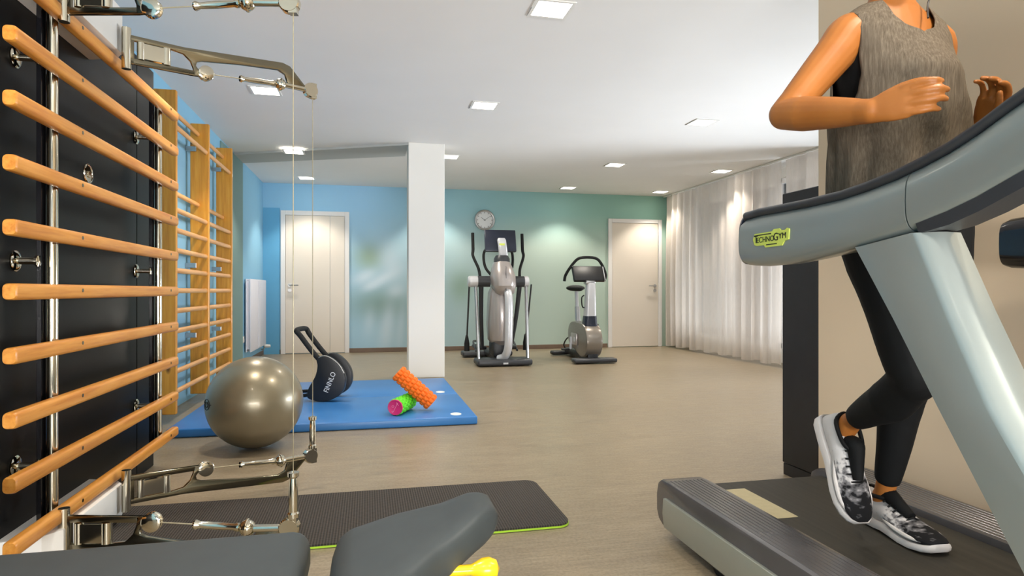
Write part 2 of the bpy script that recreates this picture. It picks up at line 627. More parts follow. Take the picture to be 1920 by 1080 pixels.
def add_text(mb, txt, size, mat4, sx=1.0):
    me = text_mesh(txt, size)
    b = bmesh.new()
    b.from_mesh(me)
    mb.merge(b, mat4 @ M4.Diagonal((sx, 1, 1, 1)))
    b.free()
    bpy.data.meshes.remove(me)

def basis(o, u, w):
    u, w = V(u).normalized(), V(w).normalized()
    n = u.cross(w)
    m = M4((u.to_4d(), w.to_4d(), n.to_4d(), V(o).to_4d())).transposed()
    for i in range(3):
        m[3][i] = 0
    m[3][3] = 1
    return m

# ------------------------------------------------------------------ room shell
XL, YB, ZC, XC, XW = -1.48, 9.80, 2.48, 4.78, 2.03     # left wall, back wall, ceiling, curtain plane, near right wall
YF = -3.2
XR = 5.15
WEND = 2.573

struct(MB().box((XL - 0.2, YF - 0.2, -0.12), (XR + 0.2, YB + 0.2, 0)).build('floor', 'linoleum'))
struct(MB().box((XL - 0.2, YF - 0.2, ZC), (XR + 0.2, YB + 0.2, ZC + 0.15)).build('ceiling', 'ceiling_paint'))
struct(MB().box((XL - 0.15, YF, 0), (XL, YB + 0.15, ZC)).build('wall_left', 'blue_wall'))
struct(MB().box((XL, YB, 0), (XR + 0.15, YB + 0.15, ZC)).build('wall_back', 'mural_print'))
struct(MB().box((XW, YF, 0), (XW + 0.2, WEND, ZC)).build('wall_near_right', 'cream_wall'))
struct(MB().box((XW + 0.2, 2.35, 0), (XR, WEND, ZC)).build('wall_return', 'white_paint'))

# window front behind the curtains (right side): sill wall, posts, frames, glass
w = MB()
w.box((XR, 2.5, 0), (XR + 0.15, YB + 0.15, 0.18)).box((XR, 2.5, 2.36), (XR + 0.15, YB + 0.15, ZC))
w.box((XR, 2.5, 0), (XR + 0.15, 2.9, ZC)).box((XR, 9.5, 0), (XR + 0.15, YB, ZC))
struct(w.build('wall_right', 'white_paint'))
for i, (ya, yb) in enumerate(((2.9, 5.1), (5.1, 7.3), (7.3, 9.5))):
    f = MB()
    for (a, b) in (((ya, 0.18), (ya + 0.07, 2.36)), ((yb - 0.07, 0.18), (yb, 2.36)), ((ya, 0.18), (yb, 0.25)),
                   ((ya, 2.29), (yb, 2.36)), (((ya + yb) / 2 - 0.05, 0.25), ((ya + yb) / 2 + 0.05, 2.29))):
        f.box((XR + 0.02, a[0], a[1]), (XR + 0.09, b[0], b[1]), 0.006, 1)
    fo = struct(f.build('window_%d' % (i + 1), 'door_frame_white'))
    for s in (0, 1):
        y0 = ya + 0.07 if s == 0 else (ya + yb) / 2 + 0.05
        y1 = (ya + yb) / 2 - 0.05 if s == 0 else yb - 0.07
        MB().box((XR + 0.045, y0, 0.25), (XR + 0.055, y1, 2.29)).build('pane', 'window_glass', fo)
    MB().box((XR - 0.02, (ya + yb) / 2 - 0.012, 0.98), (XR + 0.02, (ya + yb) / 2 + 0.012, 1.11), 0.006).build('window_handle', 'satin_steel', fo)

# wall behind the camera, with an added window front for the rear fill
w = MB()
w.box((XL, YF, 0), (XW, YF + 0.15, 0.3)).box((XL, YF, 2.4), (XW, YF + 0.15, ZC))
w.box((XL, YF, 0.3), (-1.3, YF + 0.15, 2.4)).box((1.9, YF, 0.3), (XW, YF + 0.15, 2.4))
struct(w.build('wall_front', 'white_paint'))
f = MB()
for xx in (-1.3, -0.25, 0.8, 1.84):
    f.box((xx, YF + 0.04, 0.3), (xx + 0.06, YF + 0.11, 2.4))
f.box((-1.3, YF + 0.04, 0.3), (1.9, YF + 0.11, 0.36)).box((-1.3, YF + 0.04, 2.34), (1.9, YF + 0.11, 2.4))
fo = struct(f.build('window_4', 'door_frame_white'))
MB().box((-1.24, YF + 0.07, 0.36), (1.84, YF + 0.08, 2.34)).build('pane', 'window_glass', fo)

# pillar, flush diagonal ceiling strip greyer than its surroundings, grey-green wall strip below its end
struct(MB().box((0.415, 6.80, 0), (0.795, 7.09, ZC), 0.004, 1).build('pillar', 'white_paint'), 'square white pillar behind the blue gym mats')
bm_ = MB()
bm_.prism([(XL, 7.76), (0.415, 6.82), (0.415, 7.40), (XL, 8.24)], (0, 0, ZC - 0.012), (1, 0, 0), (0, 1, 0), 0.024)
struct(bm_.build('trim_1', 'strip_grey'), 'grey diagonal ceiling strip between left wall and pillar')
struct(MB().box((XL, 7.05, 0), (XL + 0.012, 8.22, ZC - 0.024)).build('trim_2', 'grey_green_strip'), 'grey-green wall strip beside the wooden wall bars')
struct(MB().box((XL + 0.001, YB - 0.012, 0.0), (-1.25, YB, 2.12)).build('trim_3', 'deep_blue_wall'), 'deep blue panel left of the left door')

# baseboards
bb = MB()
for a, b in ((-1.25, -1.24), (-0.27, 3.79), ):
    bb.box((a, YB - 0.014, 0), (b, YB, 0.065), 0.003, 1)
struct(bb.build('baseboard_back', 'brown_baseboard'))
struct(MB().box((XL, 8.23, 0), (XL + 0.014, YB - 0.012, 0.065), 0.003, 1).build('baseboard_left', 'brown_baseboard'))
struct(MB().box((XW - 0.012, YF + 0.15, 0), (XW, WEND, 0.06), 0.003, 1).build('baseboard_right', 'brown_baseboard'))

# doors
def door(n, x0, x1, ztop, handle_side, seam, label):
    fr = MB()
    y0 = YB - 0.03
    fr.box((x0, y0, 0), (x0 + 0.065, YB, ztop), 0.004, 1).box((x1 - 0.065, y0, 0), (x1, YB, ztop), 0.004, 1)
    fr.box((x0 + 0.065, y0, ztop - 0.065), (x1 - 0.065, YB, ztop), 0.004, 1)
    fo = struct(fr.build('door_%d' % n, 'door_frame_white'), label)
    lf = MB()
    if seam:
        lf.box((x0 + 0.067, YB - 0.018, 0.008), (seam - 0.0015, YB - 0.001, ztop - 0.067), 0.002, 1)
        lf.box((seam + 0.0015, YB - 0.018, 0.008), (x1 - 0.067, YB - 0.001, ztop - 0.067), 0.002, 1)
    else:
        lf.box((x0 + 0.067, YB - 0.018, 0.008), (x1 - 0.067, YB - 0.001, ztop - 0.067), 0.002, 1)
    lo = lf.build('door_leaf', 'door_white', fo)
    hx = x0 + 0.125 if handle_side < 0 else x1 - 0.125
    s = 1 if handle_side < 0 else -1
    h = MB()
    h.disc((hx, YB - 0.018, 1.00), (0, -1, 0), 0.026, 0.009)
    h.tube([(hx, YB - 0.02, 1.00), (hx, YB - 0.065, 1.00), (hx + s * 0.02, YB - 0.072, 1.00), (hx + s * 0.125, YB - 0.072, 1.0)], 0.010, 10, 3)
    h.build('door_handle', 'satin_steel', lo)
    MB().disc((hx, YB - 0.018, 0.925), (0, -1, 0), 0.026, 0.009).build('lock_rosette', 'satin_steel', lo)
    return fo
door(1, -1.235, -0.27, 2.085, -1, -0.545, 'white door at the left end of the back wall')
door(2, 3.80, 4.74, 2.09, 1, None, 'white door at the right end of the back wall by the curtain')

# ------------------------------------------------------------------ recessed ceiling lights
def ceiling_light(x, y, label, zc=ZC):
    t = thing('ceiling_light', label, 'light', (x, y, zc), 0, 'square recessed ceiling lights')
    f = MB()
    R, r = 0.112, 0.094
    for sx, sy, ex, ey in ((-R, -R, R, -r), (-R, r, R, R), (-R, -r, -r, r), (r, -r, R, r)):
        f.box((sx, sy, -0.006), (ex, ey, 0.0))
    f.build('light_frame', 'plastic_white', t, False)
    MB().box((-r, -r, -0.004), (r, r, -0.001)).build('diffuser', 'lamp_diffuser', t, False)
    l = bpy.data.lights.new('lamp', 'SPOT')
    l.energy = SPOT_W
    l.color = (1.0, 0.91, 0.79)
    l.spot_size = radians(104)
    l.spot_blend = 0.5
    l.shadow_soft_size = 0.07
    lo = bpy.data.objects.new('lamp', l)
    lo.location = (0, 0, -0.02)
    COL.objects.link(lo)
    lo.parent = t
LX = {-0.8: 'left', 0.96: 'second', 3.0: 'third', 4.53: 'right'}
LIGHTS = [
    (0.99, 3.41, 'large square ceiling light nearest the top edge of the view'),
    (-0.78, 5.29, 'square ceiling light behind the upper chrome arm of the cable machine'),
    (0.955, 5.31, 'square ceiling light in the middle above the blue gym mats'),
    (3.02, 5.40, 'square ceiling light left of the runner, above the open floor'),
    (-0.80, 7.43, 'square ceiling light set in the grey diagonal ceiling strip'),
    (0.925, 7.43, 'square ceiling light just right of the white pillar top'),
    (2.985, 7.46, 'square ceiling light in the middle of the room before the exercise bike'),
    (4.50, 7.55, 'square ceiling light beside the curtain, nearer one'),
    (-0.83, 9.26, 'square ceiling light above the left door'),
    (0.96, 9.30, 'square ceiling light hidden behind the white pillar'),
    (2.96, 9.28, 'square ceiling light near the back wall above the exercise bike'),
    (4.50, 9.34, 'square ceiling light by the far corner above the right door'),
    (3.0, 3.45, 'square ceiling light behind the dark cabinet end'),
    (4.5, 5.45, 'square ceiling light by the curtain hidden behind the near wall'),
    (1.45, 0.75, 'square ceiling light above the treadmill, out of view'),
    (-0.55, 3.41, 'square ceiling light above the cable machine, out of view'),
    (-0.55, 1.45, 'square ceiling light above the padded bench, out of view'),
    (0.97, -0.5, 'square ceiling light behind the camera on the right'),
    (-0.55, -0.5, 'square ceiling light behind the camera on the left'),
]
for (lx, ly, lab) in LIGHTS:
    ceiling_light(lx, ly, lab, ZC - (0.024 if (lx, ly) == (-0.80, 7.43) else 0))

# ------------------------------------------------------------------ curtains
def curtain(y0, y1, seed, label, wl=0.20, amp=0.06):
    rnd = random.Random(seed)
    N = int((y1 - y0) / 0.012)
    ph = 0.0
    xs = []
    for i in range(N + 1):
        ph += 2 * pi * 0.012 / (wl * (0.75 + 0.5 * rnd.random())) if i else 0
        xs.append((y0 + (y1 - y0) * i / N, ph, 0.6 + 0.4 * sin(i * 0.037 + seed)))
    rows = [2.455, 2.40, 2.2, 1.7, 1.2, 0.7, 0.3, 0.035]
    b = MB()
    grid = []
    for z in rows:
        k = 0.45 + 0.55 * min(1.0, (2.46 - z) / 1.0)
        grid.append([b._v((XC + amp * am * k * sin(p + 0.18 * sin(z * 1.7 + seed)), y + 0.010 * sin(1.7 * p), z + (0.012 * sin(0.5 * p) if z < 0.1 else 0))) for (y, p, am) in xs])
    for a, c in zip(grid, grid[1:]):
        for j in range(N):
            b._f([a[j], a[j + 1], c[j + 1], c[j]])
    return tag(b.build('curtain', 'sheer_curtain', sharp=180), label, 'curtain', 'sheer white curtains along the window front')
curtain(7.70, 9.72, 3, 'sheer white floor-length curtain beside the right door in the far corner')
curtain(6.70, 7.64, 5, 'sheer white floor-length curtain nearest the dark cabinet end')
curtain(6.02, 6.62, 8, 'sheer white curtain mostly hidden behind the near wall, above the dark cabinet end', 0.26, 0.05)
rl = MB().box((XC - 0.02, 2.7, 2.458), (XC + 0.02, YB - 0.03, 2.479), 0.003, 1)
tag(rl.build('curtain_rail', 'plastic_white'), 'slim white curtain rail along the ceiling over the sheer curtains', 'rail')

# ------------------------------------------------------------------ wooden wall bars
wb = thing('wall_bars', 'double bay of pine wall bars mounted on the blue left wall', 'wall bars', (-1.39, 5.8, 0.06))
XU0, XU1 = -1.445, -1.30
UY = (4.865, 5.805, 6.735)
for y in UY:
    MB().box((XU0, y - 0.019, 0.06), (XU1, y + 0.019, 2.315), 0.004, 1).build('upright', 'pine', wb)
    for z in (0.55, 1.13, 2.1):
        MB().box((XL, y - 0.035, z - 0.02), (XU0 + 0.05, y - 0.019, z + 0.02), 0.002, 1).build('wall_bracket', 'satin_steel', wb)
rz = [(2.225, -1.385), (2.075, -1.322), (1.635, -1.385)] + [(0.92 + 0.1425 * k, -1.322) for k in range(4, -6, -1)]
def oval_rung(b, x, y0, y1, z, hx=0.014, hz=0.019, n=14):
    ring = lambda y: [(x + hx * cos(2 * pi * k / n), y, z + hz * sin(2 * pi * k / n)) for k in range(n)]
    return b.loft([ring(y0), ring(y1)])
for a, c in zip(UY, UY[1:]):
    for z, x in rz:
        oval_rung(MB(), x, a + 0.019, c - 0.019, z).build('rung', 'rung_wood', wb)

# ------------------------------------------------------------------ cable machine (black wall panel, wooden bars, four chrome arms)
cm = thing('cable_machine', 'black wall-mounted cable machine with wooden bars and chrome arms', 'gym machine', (-1.10, 2.8, 0.0))
MB().box((XL + 0.01, 1.5, 0.0), (-1.10, 3.445, 2.07), 0.004, 1).build('panel', 'black_panel', cm)
MB().box((XL + 0.01, 3.449, 0.0), (-1.10, 3.70, 2.07), 0.004, 1).build('side_panel', 'black_panel', cm)
BARX = -0.975
bar_zs = [0.195 + 0.1805 * k for k in range(10)]
def round_rect(hx, hz, r, seg=4):
    out = []
    for (cx, cz, a0) in ((hx - r, hz - r, 0), (-hx + r, hz - r, pi / 2), (-hx + r, -hz + r, pi), (hx - r, -hz + r, 1.5 * pi)):
        for k in range(seg + 1):
            a = a0 + pi / 2 * k / seg
            out.append((cx + r * cos(a), cz + r * sin(a)))
    return out
for z in bar_zs:
    prof = round_rect(0.0185, 0.0235, 0.012)
    b = MB()
    rings = []
    for (y, k) in ((2.045, 0.86), (2.050, 0.97), (2.056, 1.0), (3.605, 1.0), (3.612, 0.97), (3.617, 0.86)):
        rings.append([(BARX + px * k, y, z + pz * k) for px, pz in prof])
    bo = b.loft(rings).build('wooden_bar', 'beech', cm)
    for y in (2.47, 3.48):
        MB().disc((BARX + 0.0175, y, z + 0.004), (1, 0, 0), 0.0065, 0.0022, 12).build('screw', 'dark_chrome', bo)
for y in (2.385, 3.475):
    MB().cyl((-1.012, y, 0.17), (-1.012, y, 1.862), 0.016, n=20).build('pole', 'chrome', cm)
    MB().box((-1.046, y - 0.031, 0.16), (-1.030, y + 0.012, 1.88), 0.002, 1).build('pole_backing', 'gloss_black', cm)
    for z in (0.36, 1.015, 1.665):
        s = MB()
        s.turn((-1.10, y - 0.045, z), (-1.0, y - 0.045, z), [(0, 0.0), (0, 0.032), (0.005, 0.034), (0.009, 0.028), (0.010, 0.011), (0.06, 0.0105), (0.061, 0.018), (0.068, 0.018), (0.070, 0.0)], 20)
        s.build('standoff', 'chrome', cm)
bd = MB()
bd.ring((-1.098, 2.885, 1.39), (1, 0, 0), 0.036, 0.005)
bd.disc((-1.10, 2.885, 1.39), (1, 0, 0), 0.034, 0.004)
bd.box((-1.097, 2.875, 1.375), (-1.092, 2.895, 1.40), 0.002, 1)
bd.build('round_badge', 'chrome', cm)
# carriers that hold the arm hinges
for z0, z1, nm in ((1.852, 2.03, 'arm_carrier'), (0.035, 0.160, 'arm_carrier')):
    c_ = MB()
    c_.prism([(-1.10, 2.22), (-1.10, 2.90), (-0.985, 2.86), (-0.945, 2.80), (-0.945, 2.30), (-0.985, 2.25)], (0, 0, (z0 + z1) / 2), (1, 0, 0), (0, 1, 0), z1 - z0)
    c_.build(nm, 'plastic_white', cm, bevel=0.006)

def cable_arm(hx, hy, ex, ey, z0, up, zc_other):
    """one swivelling arm: plate with cut-outs, hinge, pulleys, grip; up = +1 for the upper arms, -1 for the lower"""
    h = V((hx, hy, z0))
    e = V((ex, ey, z0))
    L = (e - h).length
    u = (e - h).normalized()
    k = L / 0.764
    w = V((0, 0, up))
    P = lambda s, v: h + u * (s * k) + w * v
    th = 0.016
    p = MB()
    def poly(q):
        p.prism([(s * k, v) for s, v in q], h, u, w, th)
    poly([(0.0, 0.040), (0.16, 0.040), (0.205, 0.034), (0.232, 0.010), (0.243, -0.018), (0.247, -0.044), (0.285, -0.044), (0.285, -0.022), (0.262, -0.018), (0.252, -0.004),
          (0.256, 0.012), (0.275, 0.020), (0.43, 0.043), (0.60, 0.060), (0.632, 0.046), (0.645, 0.008), (0.645, -0.010), (0.725, -0.010), (0.735, 0.006),
          (0.690, 0.052), (0.655, 0.088), (0.620, 0.097), (0.206, 0.061), (0.0, 0.060)])
    poly([(0.0, -0.052), (0.247, -0.044), (0.247, -0.026), (0.0, -0.030)])
    poly([(-0.012, -0.052), (0.026, -0.052), (0.026, 0.060), (-0.012, 0.060)])
    arm = p.build('arm', 'dark_chrome', cm, bevel=0.0022)
    MB().cyl(P(0, -0.075), P(0, 0.085), 0.017, n=18).build('hinge_pin', 'chrome', arm)
    c = MB()
    c.cyl(P(0.05, -0.028), P(0.05, 0.04), 0.014).cyl(P(0.142, -0.028), P(0.142, 0.04), 0.016)
    c.prism([(0.05 * k, -0.024), (0.142 * k, -0.024), (0.142 * k, 0.036), (0.05 * k, 0.036)], h, u, w, 0.022)
    c.build('guide_roller', 'chrome', arm)
    # inner pulley wheel
    n = u.cross(w).normalized()
    pu = MB()
    c0 = P(0.292, -0.026)
    pu.turn(c0 - n * 0.014, c0 + n * 0.014, [(0, 0.006), (0, 0.026), (0.003, 0.031), (0.009, 0.031), (0.013, 0.026), (0.015, 0.026), (0.019, 0.031), (0.025, 0.031), (0.028, 0.026), (0.028, 0.006)], 26)
    pu.cyl(P(0.262, -0.026), P(0.292, -0.026), 0.009)
    pu.build('inner_pulley', 'chrome', arm)
    # grip with end collar on the cable
    g = MB()
    g0, g1 = P(0.432, -0.016), P(0.588, -0.004)
    Lg = (g1 - g0).length
    g.turn(g0, g1, [(0, 0.004), (0, 0.013), (0.006, 0.016), (0.014, 0.013), (0.02, 0.0105), (Lg * 0.5, 0.0125), (Lg - 0.02, 0.0105), (Lg - 0.012, 0.014), (Lg - 0.002, 0.014), (Lg, 0.005)], 18)
    g.build('grip', 'chrome', arm)
    b = MB()
    cb = P(0.612, -0.002)
    b.ball(cb, 0.026, 20, 12).ring(cb, u, 0.024, 0.006, 24, 8)
    b.build('ball_stop', 'chrome', arm)
    MB().cyl(P(0.292, -0.026), P(0.434, -0.016), 0.0022, n=8).build('cable', 'cable_steel', arm)
    MB().cyl(P(0.630, 0.0), P(0.735, 0.0), 0.0125, n=16).build('end_tube', 'chrome', arm)
    # end pulley housing
    eb = MB()
    ce = P(0.755, 0.0)
    eb.turn(ce - n * 0.015, ce + n * 0.015, [(0, 0.004), (0, 0.030), (0.004, 0.034), (0.026, 0.034), (0.030, 0.030), (0.030, 0.004)], 26)
    eb.prism([((0.755) * k, -0.036), ((0.755) * k + 0.026, -0.036), ((0.755) * k + 0.026, 0.034), ((0.755) * k, 0.034)], h, u, w, 0.028)
    eb.build('end_pulley', 'chrome', arm)
    # hanging cable / vertical grip
    zt = zc_other
    c1 = P(0.755, 0) + u * 0.012
    if up < 0:
        z1 = z0 + 0.035
        z2 = z0 + 0.185
        g = MB()
        q = 0.0135
        g.turn((c1.x, c1.y, z1), (c1.x, c1.y, z2), [(0, 0.006), (0, 0.019), (0.012, 0.019), (0.018, 0.0145), (0.05, 0.0155), (0.10, 0.0145), (0.128, 0.012), (0.134, 0.019), (0.146, 0.019), (0.15, 0.006)], 20)
        g.build('vertical_grip', 'chrome', arm)
        MB().cyl((c1.x, c1.y, z2), (c1.x, c1.y, zt), 0.0017, n=8).build('cable', 'cable_steel', arm)
ZU, ZL = 1.86, 0.145
FARM = (-0.92, 2.767, -0.257, 3.146)
NARM = (-0.955, 2.327, -0.242, 2.200)
cable_arm(*FARM, ZU, 1, ZL)
cable_arm(*FARM, ZL, -1, ZU - 0.02)
cable_arm(*NARM, ZU, 1, ZL)
cable_arm(*NARM, ZL, -1, ZU - 0.02)

# ------------------------------------------------------------------ radiator, socket, clock, dark cabinet end
rd = thing('radiator', 'white flat panel radiator on the blue left wall near the door', 'radiator', (-1.43, 8.95, 0.16))
MB().box((-1.415, 8.34, 0.165), (-1.395, 9.52, 1.065), 0.006, 2).build('front_panel', 'radiator_white', rd)
MB().box((-1.460, 8.34, 0.165), (-1.445, 9.52, 1.065), 0.005, 1).build('rear_panel', 'radiator_white', rd)
r_ = MB()
for k in range(24):
    y = 8.37 + 1.13 * k / 23
    r_.box((-1.445, y - 0.006, 0.2), (-1.415, y + 0.006, 1.04))
r_.build('convector_fins', 'radiator_white', rd)
MB().box((-1.395, 8.86, 0.18), (-1.390, 8.98, 1.05), 0.002, 1).build('front_rib', 'radiator_white', rd)
MB().turn((-1.42, 9.56, 0.14), (-1.34, 9.56, 0.14), [(0, 0.0), (0, 0.022), (0.03, 0.024), (0.075, 0.020), (0.08, 0.0)], 16).build('valve', 'plastic_white', rd)
MB().tube([(-1.43, 9.5, 0.20), (-1.43, 9.56, 0.17), (-1.43, 9.56, 0.10), (-1.470, 9.56, 0.10)], 0.009, 10, 4).build('pipe', 'chrome', rd)
for zz in (0.23, 1.02):
    MB().box((-1.476, 8.42, zz - 0.02), (-1.462, 8.46, zz + 0.02)).build('wall_bracket', 'satin_steel', rd)
so = thing('wall_socket', 'small white wall socket low on the wall beside the radiator', 'socket', (-1.465, 8.28, 0.33))
MB().box((-1.48, 8.245, 0.285), (-1.469, 8.325, 0.365), 0.004, 2).build('cover_plate', 'plastic_white', so)
MB().turn((-1.470, 8.285, 0.325), (-1.466, 8.285, 0.325), [(0, 0.0), (0, 0.026), (0.004, 0.026), (0.0041, 0.021), (0.001, 0.020), (0.001, 0.0)], 20).build('socket_insert', 'plastic_white', so)

ck = thing('wall_clock', 'round silver-rimmed wall clock on the back wall above the elliptical trainer', 'clock', (1.765, YB - 0.03, 2.015))
MB().ring((1.765, YB - 0.03, 2.015), (0, -1, 0), 0.145, 0.018, 40, 10).build('clock_rim', 'satin_steel', ck)
MB().disc((1.765, YB - 0.001, 2.015), (0, -1, 0), 0.140, 0.026, 40).build('clock_face', 'clock_face', ck)
h_ = MB()
for k in range(12):
    a = 2 * pi * k / 12
    u = V((sin(a), 0, cos(a)))
    h_.prism([(-0.0035, 0.105), (0.0035, 0.105), (0.0035, 0.125), (-0.0035, 0.125)], (1.765, YB - 0.0275, 2.015), (cos(a), 0, -sin(a)), u, 0.001)
h_.build('hour_marks', 'ink_black', ck)
for a, L, wd, nm in ((radians(305), 0.07, 0.004, 'hour_hand'), (radians(55), 0.10, 0.003, 'minute_hand')):
    MB().prism([(-wd, -0.015), (wd, -0.015), (wd * 0.6, L), (-wd * 0.6, L)], (1.765, YB - 0.029, 2.015), (cos(a), 0, -sin(a)), (sin(a), 0, cos(a)), 0.0012).build(nm, 'dark_grey_plastic', ck)

cb = thing('cabinet', 'tall narrow dark brown cabinet end beside the cream wall and treadmill', 'cabinet', (2.2, 2.70, 0))
MB().box((XW, 2.578, 0.062), (2.45, 2.838, 1.405), 0.003, 1).build('cabinet_body', 'dark_cabinet', cb)
MB().box((XW + 0.004, 2.580, 0.0), (2.446, 2.836, 0.058), 0.002, 1).build('plinth', 'dark_cabinet', cb)

# ------------------------------------------------------------------ mats, ball, rollers
def gym_mat(y0, y1, label):
    t = thing('gym_mat', label, 'mat', (-0.24, (y0 + y1) / 2, 0), 0, 'blue gym mats beside the wall bars')
    MB().box((-1.225, y0, 0.002), (0.735, y1, 0.057), 0.010, 3).build('mat_body', 'blue_vinyl', t)
    p = MB()
    n = 20
    p.loft([[(0.60 + 0.038 * cos(2 * pi * k / n), y0 + 0.11 + 0.05 * sin(2 * pi * k / n), z) for k in range(n)] for z in (0.0568, 0.0585)])
    p.build('white_patch', 'plastic_white', t)
gym_mat(4.345, 5.335, 'blue vinyl gym mat, front one, under the foam rollers')
gym_mat(5.339, 6.33, 'blue vinyl gym mat, rear one, in front of the white pillar')

bl = thing('exercise_ball', 'large pearly silver exercise ball on the floor beside the blue mat', 'ball', (-0.645, 3.985, 0.0))
R = 0.269
MB().ball((-0.645, 3.985, R), (R, R, R * 0.985), 64, 40).build('ball_skin', 'pearl_vinyl', bl, sharp=180)
lg = MB()
cdir = V((-0.86, -0.50, 0.06)).normalized()
cc = V((-0.645, 3.985, R))
a_, b_ = frame_of(cdir)
def on_ball(x, y, e=0.0012):
    d = (cdir * sqrt(max(0, 1 - (x * x + y * y) / (R * R))) + a_ * (x / R) + b_ * (y / R)).normalized()
    return cc + V((d.x * (R + e), d.y * (R + e), d.z * (R * 0.985 + e)))
for rr, ww in ((0.030, 0.003), (0.016, 0.003)):
    lg.tube([on_ball(rr * 1.3 * cos(2 * pi * k / 24), rr * sin(2 * pi * k / 24)) for k in range(24)], 0.0022, 6, closed=True)
lg.tube([on_ball(-0.055 + 0.11 * k / 10, 0.004) for k in range(11)], 0.0022, 6)
lg.build('printed_emblem', 'ink_black', bl)

def knobby(p0, p1, r, nlen, nang, amp, style):
    p0, p1 = V(p0), V(p1)
    d = (p1 - p0).normalized()
    L = (p1 - p0).length
    a, b = frame_of(d)
    m, n = nlen * 6, nang * 6
    mb = MB()
    rings = [[p0 + a * (r * 0.78 * cos(2 * pi * j / n)) + b * (r * 0.78 * sin(2 * pi * j / n)) for j in range(n)]]
    for i in range(m + 1):
        ring = []
        s = i / m
        for j in range(n):
            q = j / n
            row = math.floor(s * nlen * 0.9999)
            u = (s * nlen) % 1.0
            v = (q * nang + (0.5 if (row % 2 and style == 'brick') else 0.0)) % 1.0
            if style == 'stripe':
                v = (q * nang + 0.9 * s * 2) % 1.0
            du, dv = min(u, 1 - u), min(v, 1 - v)
            hgt = sqrt(min(1.0, du / 0.30) * min(1.0, dv / 0.30))
            if i in (0, m):
                hgt = 0
            rad = r - amp + amp * hgt
            ring.append(p0 + d * (L * s) + a * (rad * cos(2 * pi * q)) + b * (rad * sin(2 * pi * q)))
        rings.append(ring)
    rings.append([p1 + a * (r * 0.78 * cos(2 * pi * j / n)) + b * (r * 0.78 * sin(2 * pi * j / n)) for j in range(n)])
    mb.loft(rings)
    return mb
gr = thing('foam_roller', 'short green knobbly foam roller with pink end cap on the blue mat', 'foam roller', (0.215, 4.58, 0.057), 0, 'foam rollers on the blue mat')
g0, g1 = V((0.183, 4.475, 0.1165)), V((0.298, 4.735, 0.1165))
knobby(g0, g1, 0.059, 8, 11, 0.008, 'brick').build('foam_sleeve', 'green_foam', gr)
gd = (g0 - g1).normalized()
MB().turn(g0 - gd * 0.01, g0 + gd * 0.1, [(0, 0.0), (0, 0.054), (0.013, 0.054), (0.016, 0.051), (0.014, 0.048), (0.013, 0.0)], 32).build('end_cap', 'pink_plastic', gr)
em = MB()
ga, gb = frame_of(gd)
gc = g0 + gd * 0.0035
for q0, q1 in (((-0.018, 0.03), (0.012, -0.03)), ((-0.01, 0.034), (-0.026, 0.012))):
    em.tube([gc + ga * q0[0] + gb * q0[1], gc + ga * q1[0] + gb * q1[1]], 0.0018, 6)
em.ring(gc + ga * 0.016 + gb * 0.006, gd, 0.007, 0.0015, 16, 6).ring(gc + ga * 0.018 - gb * 0.03, gd, 0.005, 0.0013, 16, 6)
em.build('cap_emblem', 'pale_pink', gr)
orl = thing('foam_roller', 'orange knobbly foam roller leaning on the green roller', 'foam roller', (0.33, 4.63, 0.057), 0, 'foam rollers on the blue mat')
o0, o1 = V((0.208, 4.665, 0.335)), V((0.450, 4.625, 0.1095))
od = (o1 - o0).normalized()
knobby(o0, o1, 0.062, 9, 11, 0.010, 'brick').build('foam_sleeve', 'orange_foam', orl)

# yoga mat
ym = thing('yoga_mat', 'long dark ribbed yoga mat with lime green underside on the floor', 'mat', (-0.15, 2.67, 0))
def rr_poly(x0, y0, x1, y1, r, seg=6):
    out = []
    for cx, cy, a0 in ((x1 - r, y1 - r, 0), (x0 + r, y1 - r, pi / 2), (x0 + r, y0 + r, pi), (x1 - r, y0 + r, 1.5 * pi)):
        for k in range(seg + 1):
            a = a0 + pi / 2 * k / seg
            out.append((cx + r * cos(a), cy + r * sin(a)))
    return out
MB().prism(rr_poly(-1.05, 2.375, 0.775, 2.97, 0.055), (0, 0, 0.0055), (1, 0, 0), (0, 1, 0), 0.007).build('mat_underside', 'lime_foam', ym)
MB().prism(rr_poly(-1.05, 2.377, 0.773, 2.968, 0.055), (0, 0, 0.0125), (1, 0, 0), (0, 1, 0), 0.007).build('mat_top', 'ribbed_foam', ym)

